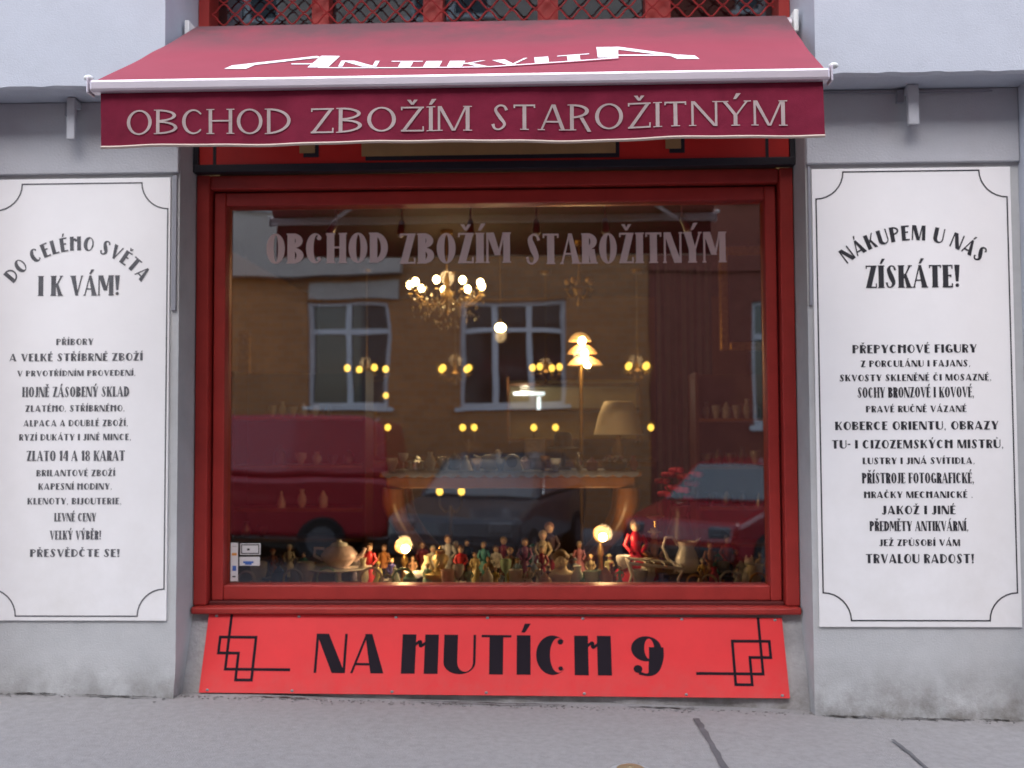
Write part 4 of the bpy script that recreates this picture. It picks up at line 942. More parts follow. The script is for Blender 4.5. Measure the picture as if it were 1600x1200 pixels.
# cream lampshade on the table
p = at(966, 628, 1.4); h = p.z-tz; rr = 0.158
tl = tag(empty('table_lamp', (p.x, 1.4, tz+0.004)), 'table lamp with a wide cream shade standing on the wooden table', 'lamp')
MB().lathe([(0.07, 0), (0.075, 0.012), (0.025, 0.03), (0.035, 0.08), (0.045, 0.13), (0.018, 0.18), (0.010, h*0.6)], n=16).build('base', old_brass, tl, smooth=True)
sh0 = at(966, 680, 1.4).z-tz
MB().lathe([(rr, sh0), (rr*0.98, sh0+0.01), (rr*0.80, sh0+(h-sh0)*0.6), (rr*0.58, h-0.004), (rr*0.5, h)], n=28).build('lamp_shade', cream_shade, tl, smooth=True)
# three-tier shell lamp
p0 = at(905, 524, 1.95); sl = tag(empty('tiered_lamp', (p0.x+0.01, 1.95, PZ)), 'tall lamp with three stacked glowing shell shades behind the cream lampshade', 'lamp')
MB().lathe([(0.11, 0), (0.115, 0.02), (0.03, 0.04), (0.014, 0.09), (0.014, 1.2), (0.02, at(905, 580, 1.95).z-PZ), (0.008, p0.z-PZ)], n=14).build('stand', old_brass, sl, smooth=True)
for i, (px, py, r_) in enumerate(((906, 522, 0.082), (910, 541, 0.105), (914, 559, 0.125))):
    q = at(px, py, 1.95); z = q.z-PZ; dx = q.x-p0.x-0.01
    MB().lathe([(0.012, z+0.012), (r_*0.45, z+0.004), (r_*0.8, z-0.02), (r_, z-0.052)], (dx, 0, 0), 18).build('lamp_shade', shell_lit, sl, smooth=True)
    MB().ball((dx+0.012, -r_*0.75, z-0.052), 0.03-0.002*i, 10).build('bulb', bulb_m, sl, smooth=True)
lamp_light('tiered_lamp_light', (p0.x, 1.7, p0.z-0.15), 8.0)

# things on the table
VASE = [(0.5, 0), (0.55, 0.03), (1, 0.35), (0.9, 0.6), (0.45, 0.82), (0.6, 1)]
JAR = [(0.75, 0), (1, 0.08), (1, 0.62), (0.6, 0.74), (0.62, 0.78), (0.25, 0.92), (0.12, 1)]
CUP = [(0.45, 0), (0.5, 0.1), (0.95, 0.6), (1.0, 1), (0.94, 0.98), (0.85, 0.55), (0.1, 0.2)]
BELL = [(1, 0), (0.85, 0.3), (0.55, 0.6), (0.3, 0.75), (0.34, 0.85), (0.1, 1)]
lathed('sugar_bowl', 650, 712, 1.35, tz+0.004, JAR, chrome, 'silver sugar bowl on the table runner, leftmost of the table things', 'bowl', 0.055)
lathed('cream_jug', 693, 714, 1.4, tz+0.004, CUP, chrome, 'open silver cup on the table runner beside the silver sugar bowl', 'cup', 0.045)
lathed('bell', 728, 711, 1.35, tz+0.004, BELL, porcelain, 'white porcelain bell on the table runner', 'bell', 0.04)
lathed('jar', 820, 712, 1.45, tz+0.004, JAR, pink_porc, 'pink lidded jar on the table runner left of the propped picture card', 'jar', 0.04)
lathed('vase', 905, 706, 1.35, tz+0.004, VASE, chrome, 'slim silver vase on the table runner under the tiered lamp', 'vase', 0.03)
q = at(800, 707, 1.3); ck = tag(empty('mantel_clock', (q.x, 1.3, tz+0.004)), 'small white arched mantel clock on the table runner', 'clock')
P = [(-0.075, 0), (0.075, 0)]+[(0.055*math.cos(R(a_)), 0.05+0.055*math.sin(R(a_))) for a_ in range(0, 181, 15)]
MB().prism(P, -0.03, 0.03).build('case', porcelain, ck, bevel=0.005); M = Matrix.Translation((0, -0.031, 0.055)) @ Matrix.Rotation(R(90), 4, 'X'); MB().lathe([(0.035, 0), (0.033, 0.004), (0.002, 0.005)], n=20, M=M).build('dial', mat('dial_grey', (0.3, 0.27, 0.27), 0.4), ck)
q = at(835, 686, 1.4); fr = tag(empty('picture_card', (q.x, 1.45, tz+0.004)), 'pale pinkish framed card propped on the table left of the black hat', 'picture frame'); fr.rotation_euler.x = R(-10)
MB().box(-0.065, -0.008, 0, 0.065, 0.008, q.z-tz).build('frame', mat('pale_frame', (0.42, 0.33, 0.30), 0.6), fr, bevel=0.004); MB().box(-0.05, -0.012, 0.014, 0.05, -0.0085, q.z-tz-0.014).build('card', mat('card_print', (0.5, 0.42, 0.40), 0.7, var=0.45, vscale=25), fr)
q = at(880, 676, 1.45); hh = q.z-tz
hs_ = tag(empty('hat_stand', (q.x, 1.45, tz+0.004)), 'dark brimmed hat on a stand beside the cream lampshade', 'hat'); MB().lathe([(0.05, 0), (0.05, 0.01), (0.012, 0.02), (0.012, hh*0.6)], n=14).build('stand', wood_dark, hs_); MB().lathe([(0.092, hh*0.55), (0.10, hh*0.57), (0.062, hh*0.62), (0.058, hh*0.9), (0.04, hh)], n=20).build('hat', mat('dark_felt', (0.035, 0.025, 0.025), 0.9), hs_, smooth=True)
def bird(name, px, pyt, Y, base, m, label):
    p = at(px, pyt, Y); h = p.z-base; o = MB()
    o.ball((0, 0, h*0.42), h*0.42, 14, 1.35, 0.8, 0.85); o.tube([(h*0.25, 0, h*0.55), (h*0.42, 0, h*0.75), (h*0.36, 0, h*0.9)], [h*0.2, h*0.13, h*0.11], 8); o.ball((h*0.38, 0, h*0.87), h*0.13, 10); o.tube([(h*0.46, 0, h*0.87), (h*0.6, 0, h*0.83)], [h*0.05, h*0.012], 6); o.tube([(-h*0.4, 0, h*0.45), (-h*0.75, 0, h*0.72)], [h*0.2, h*0.05], 8); o.lathe([(h*0.3, 0), (h*0.28, h*0.08)], n=12)
    ob = o.build(name, m, smooth=True); ob.location = (p.x, Y, base); return tag(ob, label, 'figurine')
bird('bird_figurine', 765, 702, 1.3, tz+0.004, porcelain, 'white porcelain bird figurine on the table runner left of the mantel clock')
fl = tag(empty('flower_basket', (at(960, 715, 1.28).x, 1.28, tz+0.004)), 'dark basket of small white flowers in front of the cream lampshade', 'flower basket')
MB().lathe([(0.06, 0), (0.085, 0.05), (0.08, 0.05), (0.055, 0.01)], n=16).build('basket', wood_dark, fl)
for k in range(26):
    a = random.uniform(0, 6.28); r_ = 0.085*math.sqrt(random.random()); MB().ball((r_*math.cos(a), r_*math.sin(a)*0.8, 0.055+0.05*(1-r_/0.09)*random.uniform(0.6, 1.2)), random.uniform(0.008, 0.014), 7, 1, 1, 0.7).build('flower', lace if k % 3 else mat('lilac_petal', (0.35, 0.22, 0.35), 0.8), fl)

# ---- shelving at the left and the right of the room
def shelving(name, label, pxa, pxb, pys, Y, dep, m=wood):
    s = empty(name, (0, 0, 0)); A = [at(pxa, py, Y) for py in pys]; B = [at(pxb, py, Y) for py in pys]
    xa, xb = A[0].x, B[0].x; s.location = ((xa+xb)/2, Y+dep/2, -0.1)
    for k, a_ in enumerate(A): MB().box(xa, Y, a_.z-0.024, xb, Y+dep, a_.z).build('shelf', m, s, bevel=0.003)
    zt = A[0].z+0.35
    for x in (xa-0.025, xb): MB().box(x, Y, -0.099, x+0.025, Y+dep, zt).build('side_panel', wood_dark, s)
    MB().box(xa, Y+dep-0.02, -0.099, xb, Y+dep-0.002, zt).build('back_panel', room_dark, s)
    settle(s); return tag(s, label, 'shelf'), [a_.z for a_ in A]
_, zl = shelving('wall_shelf', 'brown wooden shelves at the left side of the shop', 366, 566, (652, 727, 795, 842), 2.5, 0.35)
_, zr = shelving('wall_shelf', 'brown wooden shelves at the right side of the shop', 1092, 1240, (654, 728, 792, 850), 2.6, 0.35)
GL = mat('cut_glass', (0.30, 0.29, 0.30), 0.1, spec=0.9, var=0.3, vscale=40); DKG = mat('dark_pottery', (0.05, 0.045, 0.06), 0.3, var=0.4, vscale=20); GRN = mat('grey_pewter', (0.22, 0.21, 0.22), 0.3, metal=0.8)
def wares(zs, Y, rows, side):
    for zi, pxs in rows:
        sh = ['top', 'second', 'third', 'lowest'][zi]
        for j, (px, h, r_, prof, m, what) in enumerate(pxs):
            x = at(px, 700, Y+0.1).x; o = MB().lathe([(max(1e-3, a_*r_), b2*h) for a_, b2 in prof], n=14).build(what, m, smooth=True); o.location = (x, Y+0.1, zs[zi])
            tag(o, '%s %s on the %s shelf at the %s, %s' % ({'cut_glass': 'clear glass', 'dark_pottery': 'dark glazed', 'grey_pewter': 'grey pewter', 'white_porcelain': 'white porcelain', 'pink_porcelain': 'pink', 'silver': 'silver'}[m.name], what, sh, side,
                ['first from the left', 'second from the left', 'third from the left', 'fourth from the left', 'fifth from the left', 'sixth from the left', 'seventh from the left'][j]), what, 'wares on the %s shelves' % side)
wares(zl, 2.5, [(0, [(425, .09, .035, CUP, GL, 'goblet'), (441, .12, .03, VASE, GL, 'vase'), (457, .08, .04, CUP, GL, 'goblet'), (474, .11, .035, JAR, GL, 'jar'), (492, .09, .04, CUP, GL, 'goblet'), (512, .10, .03, VASE, DKG, 'vase')]),
  (1, [(437, .15, .05, JAR, DKG, 'jar'), (470, .09, .045, CUP, GL, 'goblet'), (495, .10, .04, VASE, GL, 'vase'), (520, .07, .04, CUP, DKG, 'goblet'), (545, .11, .04, JAR, GRN, 'jar')]),
  (2, [(440, .13, .035, BELL, pink_porc, 'bell'), (472, .14, .035, VASE, pink_porc, 'vase'), (505, .13, .035, JAR, pink_porc, 'jar')]),
  (3, [(385, .12, .04, VASE, GRN, 'vase'), (410, .09, .04, CUP, DKG, 'goblet')])], 'left')
wares(zr, 2.6, [(0, [(1104, .13, .03, VASE, GL, 'vase'), (1120, .10, .035, CUP, GL, 'goblet'), (1136, .13, .035, JAR, GL, 'jar'), (1152, .10, .035, CUP, GL, 'goblet'), (1168, .15, .03, VASE, GL, 'vase'), (1183, .12, .035, JAR, DKG, 'jar')]),
  (1, [(1103, .09, .04, CUP, GL, 'goblet'), (1122, .13, .04, JAR, DKG, 'jar'), (1141, .09, .04, CUP, GRN, 'goblet'), (1160, .14, .035, VASE, DKG, 'vase'), (1180, .11, .04, CUP, GL, 'goblet')]),
  (2, [(1110, .10, .04, CUP, DKG, 'goblet'), (1135, .12, .04, JAR, GRN, 'jar'), (1160, .11, .035, VASE, DKG, 'vase'), (1185, .10, .04, BELL, GRN, 'bell')])], 'right')
# ---- curtain, paintings
a, b_ = at(1022, 412, 3.3), at(1112, 412, 3.3); mb = MB(); n = 60; vs = []
for i in range(n+1):
    x = a.x+(b_.x-a.x)*i/n; y = 3.3+0.025*math.sin(i*0.75)+0.01*math.sin(i*1.9); vs += [(x, y, -0.09), (x+0.01*math.sin(i), y*0.4+3.3*0.6, a.z)]
tag(MB().add(vs, [(2*i, 2*i+2, 2*i+3, 2*i+1) for i in range(n)]).build('curtain', curtain_m, smooth=True), 'slate blue curtain hanging left of the right-hand shelves', 'curtain')
def painting(pxa, pya, pxb, pyb, Y, label, m):
    a, b_ = at(pxa, pya, Y), at(pxb, pyb, Y); s = tag(empty('painting', ((a.x+b_.x)/2, Y, b_.z)), label, 'painting'); t_ = 0.075
    gilt = mat('gilt_frame', (0.45, 0.24, 0.05), 0.35, metal=0.7, var=0.4, vscale=30)
    for nm, bx_ in (('frame_side', (a.x, b_.z, a.x+t_, a.z)), ('frame_side', (b_.x-t_, b_.z, b_.x, a.z)), ('frame_rail', (a.x+t_, b_.z, b_.x-t_, b_.z+t_)), ('frame_rail', (a.x+t_, a.z-t_, b_.x-t_, a.z))):
        MB().box(bx_[0], Y-0.03, bx_[1], bx_[2], Y+0.02, bx_[3]).build(nm, gilt, s, bevel=0.015)
    MB().box(a.x+t_-0.005, Y, b_.z+t_-0.005, b_.x-t_+0.005, Y+0.015, a.z-t_+0.005).build('canvas', m, s); MB().tube([((a.x+b_.x)/2, Y+0.01, a.z), ((a.x+b_.x)/2, Y+0.03, RZ)], 0.003, 5).build('wire', old_brass, s); return settle(s)
painting(1122, 385, 1222, 548, 3.0, 'dark painting in a gilt frame hanging above the right-hand shelves', mat('dark_canvas', (0.035, 0.035, 0.045), 0.4, var=0.6, vscale=6))
painting(372, 520, 392, 600, 3.4, 'narrow dark painting in a gilt frame above the left-hand shelves', mat('brown_canvas', (0.07, 0.04, 0.02), 0.4, var=0.5, vscale=8))

# ================================================================== the front row on the platform
SK = (0.55, 0.36, 0.26)
def cmat(nm, rgb): return mat('glaze_'+nm, rgb, 0.35, var=0.12, vscale=30)
def figurine(px, pyt, Y, label, coat, legs=(0.06, 0.04, 0.04), hair=(0.12, 0.06, 0.03), hat=None, gown=False, wide=1.0, arms=True):
    p = at(px, pyt, Y); h = p.z-PZ; f = tag(empty('figurine', (p.x, Y, PZ)), label, 'figurine', 'porcelain figurines in the front row'); key = label.replace(' ', '_')
    cm = mat('fig_%.2f_%.2f_%.2f' % coat, coat, 0.35, var=0.15, vscale=30); skin = mat('fig_skin', SK, 0.4)
    MB().lathe([(h*0.17, 0), (h*0.17, h*0.03), (h*0.15, h*0.045)], n=14).build('base', porcelain, f)
    if gown:
        b = MB().lathe([(h*0.20*wide, h*0.045), (h*0.19*wide, h*0.1), (h*0.13*wide, h*0.3), (h*0.07, h*0.48), (h*0.09, h*0.62), (h*0.10, h*0.72), (h*0.05, h*0.79), (h*0.03, h*0.82)], n=16)
    else:
        lm = mat('fig_%.2f_%.2f_%.2f' % legs, legs, 0.4, var=0.15, vscale=30); lg = MB()
        for sx in (-1, 1): lg.tube([(sx*h*0.05, 0, h*0.045), (sx*h*0.055, 0, h*0.25), (sx*h*0.045, 0, h*0.45)], [h*0.035, h*0.045, h*0.06], 8)
        lg.build('trousers', lm, f, smooth=True)
        b = MB().lathe([(h*0.12, h*0.34), (h*0.10, h*0.46), (h*0.11, h*0.64), (h*0.12, h*0.73), (h*0.05, h*0.79), (h*0.03, h*0.82)], n=16)
    if arms:
        for sx in (-1, 1): b.tube([(sx*h*0.10, 0, h*0.74), (sx*h*0.17, -h*0.02, h*0.58), (sx*h*0.09, -h*0.12, h*0.48)], [h*0.045, h*0.04, h*0.03], 8)
    b.build('clothes', cm, f, smooth=True)
    hd = MB().ball((0, 0, h*0.88), h*0.085, 12, 0.9, 1, 1.15); hd.ball((0, -h*0.085, h*0.87), h*0.018, 6); hd.build('head', skin, f, smooth=True)
    MB().ball((0, h*0.018, h*0.905), h*0.09, 12, 1, 1, 1.05).build('hair', mat('fig_%.2f_%.2f_%.2f' % hair, hair, 0.6), f, smooth=True)
    if hat: MB().lathe([(h*0.13, h*0.93), (h*0.13, h*0.945), (h*0.08, h*0.95), (h*0.07, h*1.0), (h*0.02, h*1.02)], n=14).build('hat', mat('fig_%.2f_%.2f_%.2f' % hat, hat, 0.5), f)
    return f
Rd, Wh, Bl, Gr, Ye, Br = (0.45, 0.02, 0.03), (0.62, 0.6, 0.58), (0.06, 0.10, 0.35), (0.30, 0.45, 0.38), (0.60, 0.45, 0.08), (0.25, 0.13, 0.06)
figurine(577, 848, 0.80, 'figurine in a crimson gown between the pink teapot and the left lit lamp', Rd, gown=True)
figurine(600, 850, 0.95, 'figurine in an orange coat left of the left lit lamp', (0.5, 0.22, 0.08), gown=False)
figurine(720, 852, 0.85, 'figurine in a red coat and dark trousers right of the gilt bust', Rd)
figurine(742, 862, 0.95, 'figurine in a straw-coloured gown behind the small green figurine', (0.55, 0.42, 0.2), gown=True)
figurine(733, 884, 0.62, 'small blond figurine in a pale green gown at the glass', Gr, hair=(0.45, 0.3, 0.08), gown=True)
figurine(751, 894, 0.60, 'tiny all-white figurine beside the pale green one', Wh, hair=Wh, gown=True, arms=False)
figurine(774, 886, 0.62, 'small figurine in a yellow skirt at the glass', Ye, hair=(0.5, 0.25, 0.2), gown=True, wide=1.2)
figurine(797, 855, 0.80, 'figurine in a brown coat with a yellow base behind the yellow-skirted one', Br, legs=(0.4, 0.28, 0.06), hair=(0.4, 0.25, 0.08))
figurine(783, 893, 0.68, 'small figurine in a light blue gown beside the yellow-skirted one', (0.25, 0.33, 0.5), gown=True)
figurine(827, 883, 0.62, 'small white figurine with a blue hat at the glass', Wh, hat=(0.05, 0.12, 0.4), gown=True, wide=1.2)
figurine(846, 852, 0.80, 'tall figurine in a dark red gown left of the cream bust', (0.22, 0.01, 0.04), hair=(0.35, 0.3, 0.28), gown=True)
figurine(775, 852, 1.00, 'figurine in a white jacket with black trousers in the second row', Wh, legs=(0.02, 0.02, 0.02))
figurine(858, 815, 1.05, 'tall figurine in a dark coat with a red sash behind the cream bust', (0.05, 0.03, 0.05), legs=(0.25, 0.02, 0.04), hair=(0.3, 0.15, 0.1))
figurine(848, 828, 1.02, 'slim figurine in a cream gown left of the tall dark-coated one', (0.42, 0.34, 0.24), gown=True, hair=(0.4, 0.3, 0.2))
figurine(820, 840, 1.00, 'figurine in a violet gown in the second row', (0.16, 0.05, 0.14), gown=True)
figurine(700, 835, 1.02, 'figurine in a dove grey gown in the second row behind the gilt bust', (0.4, 0.4, 0.43), gown=True)
figurine(660, 845, 1.05, 'figurine in a maroon coat right of the left lit lamp', (0.20, 0.03, 0.05))
figurine(993, 810, 0.90, 'doll in a wide crimson dress right of the right lit lamp', (0.42, 0.01, 0.035), gown=True, wide=1.9)
figurine(1022, 826, 0.95, 'pale figurine with a cream hat right of the crimson-dressed doll', (0.45, 0.22, 0.16), hat=(0.55, 0.48, 0.36), gown=True)
figurine(1110, 845, 0.92, 'figurine in an orange-brown gown right of the white pitcher', (0.42, 0.16, 0.07), gown=True)
figurine(1137, 835, 1.0, 'figurine in a red coat near the right edge of the window', (0.38, 0.03, 0.03))
def bust(px, pyt, Y, m, hm, label, wide=1.0, crown=None):
    p = at(px, pyt, Y); h = p.z-PZ; s = tag(empty('bust', (p.x, Y, PZ)), label, 'bust')
    b = MB().lathe([(h*0.26, 0), (h*0.27, h*0.05), (h*0.14, h*0.12), (h*0.16, h*0.18), (h*0.30, h*0.28), (h*0.31, h*0.38), (h*0.13, h*0.47), (h*0.11, h*0.55)], n=20, sx=1.15*wide, sy=0.75)
    b.ball((0, -h*0.02, h*0.70), h*0.20, 16, 0.85, 1.0, 1.15); b.tube([(0, -h*0.20, h*0.75), (0, -h*0.25, h*0.68), (0, -h*0.21, h*0.665)], [h*0.018, h*0.03, h*0.02], 8)
    for sx in (-1, 1): b.ball((sx*h*0.075, -h*0.185, h*0.735), h*0.022, 8); b.ball((sx*h*0.172, 0, h*0.70), h*0.04, 8, 0.5, 0.8, 1.2)
    b.tube([(-h*0.05, -h*0.20, h*0.61), (0, -h*0.215, h*0.605), (h*0.05, -h*0.20, h*0.61)], h*0.014, 6); b.build('body', m, s, smooth=True)
    hr = MB().ball((0, h*0.03, h*0.77), h*0.215, 16, 0.95, 1.02, 1.05)
    for k in range(14): a_ = 2*math.pi*k/14; hr.ball((h*0.17*math.cos(a_), h*0.05+h*0.15*math.sin(a_), h*(0.80+0.06*math.sin(a_))), h*0.065, 7)
    hr.build('hair', hm, s, smooth=True)
    if crown: MB().lathe([(h*0.13, h*0.95), (h*0.15, h*1.04), (h*0.05, h*1.08), (h*0.03, h*1.15)], n=12).build('crown', crown, s)
    return s
gold_c = mat('gilt_plaster', (0.70, 0.52, 0.22), 0.4, metal=0.3, var=0.2, vscale=14); cream_c = mat('cream_plaster', (0.80, 0.66, 0.45), 0.6, var=0.1, vscale=14)
bust(688, 862, 0.66, gold_c, gold_c, 'gilt bust with a small crown in the front row', 1.25, crown=brass)
bust(876, 858, 0.66, cream_c, mat('brown_plaster', (0.18, 0.10, 0.05), 0.6), 'cream plaster bust of a child with brown hair in the front row', 1.2)
def lit_lamp(px, py, Y, label, tilt_):
    p = at(px, py, Y); s = tag(empty('lit_lamp', (p.x, Y, PZ)), label, 'lamp'); h = p.z-PZ
    MB().lathe([(0.06, 0), (0.062, 0.012), (0.02, 0.03), (0.014, h*0.5), (0.025, h*0.62), (0.012, h-0.04)], n=14).build('base', old_brass, s, smooth=True)
    M = Matrix.Translation((0, 0, h)) @ Matrix.Rotation(tilt_, 4, 'Y') @ Matrix.Rotation(R(55), 4, 'X') @ Matrix.Scale(0.68, 4)
    MB().lathe([(0.02, -0.05), (0.045, -0.03), (0.062, 0.0), (0.068, 0.03), (0.075, 0.05), (0.07, 0.05), (0.055, 0.0)], n=18, M=M).build('lamp_shade', mat('amber_glass_shade', (0.16, 0.06, 0.015), 0.4, emis=(1.0, 0.40, 0.08), estr=0.35), s, smooth=True)
    MB().ball((0.012, -0.05, h), 0.025, 12).build('bulb', bulb_m, s, smooth=True)
    lamp_light('lit_lamp_light', (p.x+0.012, Y-0.12, p.z+0.03), 3.6); return s
lit_lamp(632, 856, 0.85, 'glowing amber glass lamp in the front row left of the gilt bust', -0.3)
lit_lamp(938, 838, 0.95, 'glowing amber lamp in the front row right of the table leg', 0.3)
# teapot on a cake stand
p = at(528, 886, 0.72); st = tag(empty('cake_stand', (p.x, 0.72, PZ)), 'white cake stand under the pink teapot', 'cake stand'); hz = p.z-PZ
MB().lathe([(0.07, 0), (0.06, 0.01), (0.02, 0.03), (0.02, hz-0.02), (0.16, hz-0.012), (0.195, hz), (0.19, hz+0.003), (0.02, hz-0.004)], n=28).build('plate', porcelain, st, smooth=True)
p2 = at(530, 843, 0.72); th = p2.z-p.z
tp = tag(empty('teapot', (p2.x, 0.72, p.z+0.001)), 'pink and white porcelain teapot on the cake stand', 'teapot')
MB().lathe([(0.055, 0), (0.06, 0.008), (0.10, th*0.3), (0.105, th*0.45), (0.075, th*0.7), (0.05, th*0.78)], n=24).build('body', pink_porc, tp, smooth=True)
MB().lathe([(0.052, th*0.78), (0.045, th*0.86), (0.012, th*0.92), (0.016, th*0.97), (0.004, th)], n=18).build('lid', porcelain, tp, smooth=True)
MB().tube([(0.085, 0, th*0.3), (0.13, 0, th*0.42), (0.15, 0, th*0.68)], [0.022, 0.014, 0.009], 10).build('spout', pink_porc, tp, smooth=True)
MB().tube([(-0.085, 0, th*0.65), (-0.14, 0, th*0.68), (-0.145, 0, th*0.4), (-0.095, 0, th*0.25)], 0.009, 8).build('handle', pink_porc, tp, smooth=True)
# white pitcher
p = at(1066, 845, 0.8); zb_ = at(1066, 893, 0.8).z; h = p.z-zb_
pb = tag(empty('pitcher_stand', (p.x+0.02, 0.8, PZ)), 'low dark block under the white pitcher', 'stand'); MB().box(-0.12, -0.09, 0, 0.12, 0.09, zb_-PZ).build('block', wood_dark, pb, bevel=0.005)
pt = tag(empty('pitcher', (p.x+0.025, 0.8, zb_+0.0005)), 'white porcelain pitcher with a large loop handle', 'pitcher')
MB().lathe([(0.06, 0), (0.066, 0.008), (0.072, h*0.2), (0.066, h*0.45), (0.045, h*0.75), (0.05, h*0.92), (0.056, h*0.98), (0.05, h*0.98), (0.04, h*0.75)], n=24).build('body', porcelain, pt, smooth=True)
MB().add([(0.03, -0.035, h*0.9), (0.03, 0.035, h*0.9), (0.085, 0.0, h*1.12), (0.04, -0.02, h*0.78), (0.04, 0.02, h*0.78)], [(0,1,2), (0,2,3), (1,4,2), (3,2,4)]).build('lip', porcelain, pt, smooth=True)
MB().tube([(-0.05, 0, h*0.85), (-0.08, 0, h*1.12), (-0.12, 0, h*1.1), (-0.135, 0, h*0.8), (-0.11, 0, h*0.42), (-0.066, 0, h*0.2)], 0.0085, 8).build('handle', porcelain, pt, smooth=True)
# bangles standing along the glass
BGC = {'pale green': (0.35, 0.5, 0.38), 'cream': (0.6, 0.5, 0.32), 'leaf green': (0.22, 0.36, 0.2), 'olive': (0.3, 0.28, 0.08), 'silver grey': (0.4, 0.4, 0.42), 'white': (0.65, 0.62, 0.65), 'amber': (0.5, 0.26, 0.06)}
for px, c_, r_, lab in ((458, 'silver grey', .055, 'silver grey bangle standing left of the other bangles'), (458+53, 'pale green', .06, 'pale green bangle standing under the left of the cake stand'), (581, 'cream', .06, 'cream bangle standing under the cake stand'), (636-6, 'leaf green', .058, 'leaf green bangle standing left of the left lit lamp'),
                      (604, 'olive', .04, 'small olive bangle between the cream and leaf green ones'), (385, 'white', .05, 'white bangle standing behind the stickers'), (1085, 'amber', .04, 'amber bangle under the white pitcher'), (1108, 'cream', .04, 'cream bangle right of the white pitcher'), (1140, 'silver grey', .05, 'silver grey bangle left of the white cat figurine'), (1185, 'amber', .045, 'amber bangle at the right end of the front row')):
    x = at(px, 905, 0.56).x; M = Matrix.Translation((0, 0, r_+0.007)) @ Matrix.Rotation(R(random.uniform(-14, 14)), 4, 'Z')
    o = MB().tube([(r_*math.cos(2*math.pi*k/24), 0, r_*math.sin(2*math.pi*k/24)) for k in range(24)], 0.007, 6, closed=True, M=M).build('bangle', mat('bangle_'+c_, BGC[c_], 0.25), smooth=True); o.location = (x, 0.56, PZ)
    tag(o, lab, 'bangle', 'bangles along the glass')
# more small figures crowding the second and third rows
CROWD = [(398, 868, 0.9, 'plum', (.16,.03,.10), 0), (426, 858, 1.05, 'rust', (.30,.09,.03), 1), (452, 850, 1.1, 'ivory', (.5,.45,.36), 1), (474, 862, 0.95, 'teal', (.04,.18,.19), 0), (555, 862, 0.95, 'lavender', (.33,.28,.42), 1), (590, 878, 0.68, 'lemon', (.55,.5,.15), 1), (612, 872, 0.8, 'indigo', (.06,.05,.2), 0),
  (645, 868, 0.9, 'peach', (.55,.33,.22), 1), (668, 880, 0.66, 'mint', (.3,.5,.4), 1), (676, 852, 1.0, 'eggshell', (.6,.56,.48), 0), (708, 880, 0.64, 'off-white', (.62,.6,.58), 1), (712, 845, 1.1, 'olive', (.16,.16,.05), 0), (730, 842, 1.12, 'navy', (.03,.05,.16), 0), (756, 846, 1.08, 'turquoise', (.1,.38,.4), 1), (763, 870, 0.8, 'tan', (.35,.22,.12), 0),
  (787, 838, 1.1, 'burgundy', (.2,.01,.03), 1), (808, 872, 0.78, 'sky blue', (.25,.38,.55), 1), (814, 888, 0.62, 'pearl', (.6,.57,.55), 1), (833, 850, 1.05, 'emerald', (.02,.18,.08), 0), (842, 880, 0.66, 'beige', (.5,.42,.32), 1), (856, 884, 0.64, 'chestnut', (.2,.07,.03), 0), (898, 872, 0.85, 'slate', (.12,.13,.16), 0), (905, 845, 1.1, 'rose pink', (.5,.2,.25), 1),
  (922, 866, 0.85, 'sand', (.45,.36,.22), 1), (952, 866, 0.95, 'khaki', (.3,.28,.16), 0), (968, 884, 0.64, 'aqua', (.2,.42,.42), 1), (1008, 850, 1.05, 'copper', (.4,.16,.06), 0), (1034, 862, 1.0, 'violet', (.16,.06,.25), 1), (1098, 872, 0.7, 'gold', (.5,.32,.06), 1), (1122, 866, 0.85, 'jade', (.1,.3,.2), 0), (1150, 858, 0.95, 'brick red', (.35,.07,.04), 1), (1152, 886, 0.62, 'silver', (.5,.5,.52), 1), (1188, 862, 0.9, 'ochre', (.42,.25,.06), 0)]
for px, pyt, Y, cn, rgb, gw in CROWD:
    figurine(px, pyt, Y, 'little %s-coloured %s figurine among the crowded front rows' % (cn, 'gowned' if gw else 'coated'), rgb, legs=tuple(c_*0.4 for c_ in rgb), hair=random.choice([(0.3, 0.2, 0.08), (0.06, 0.04, 0.03), (0.4, 0.36, 0.3)]), gown=bool(gw), wide=random.uniform(0.9, 1.5), hat=random.choice([None, None, rgb]))
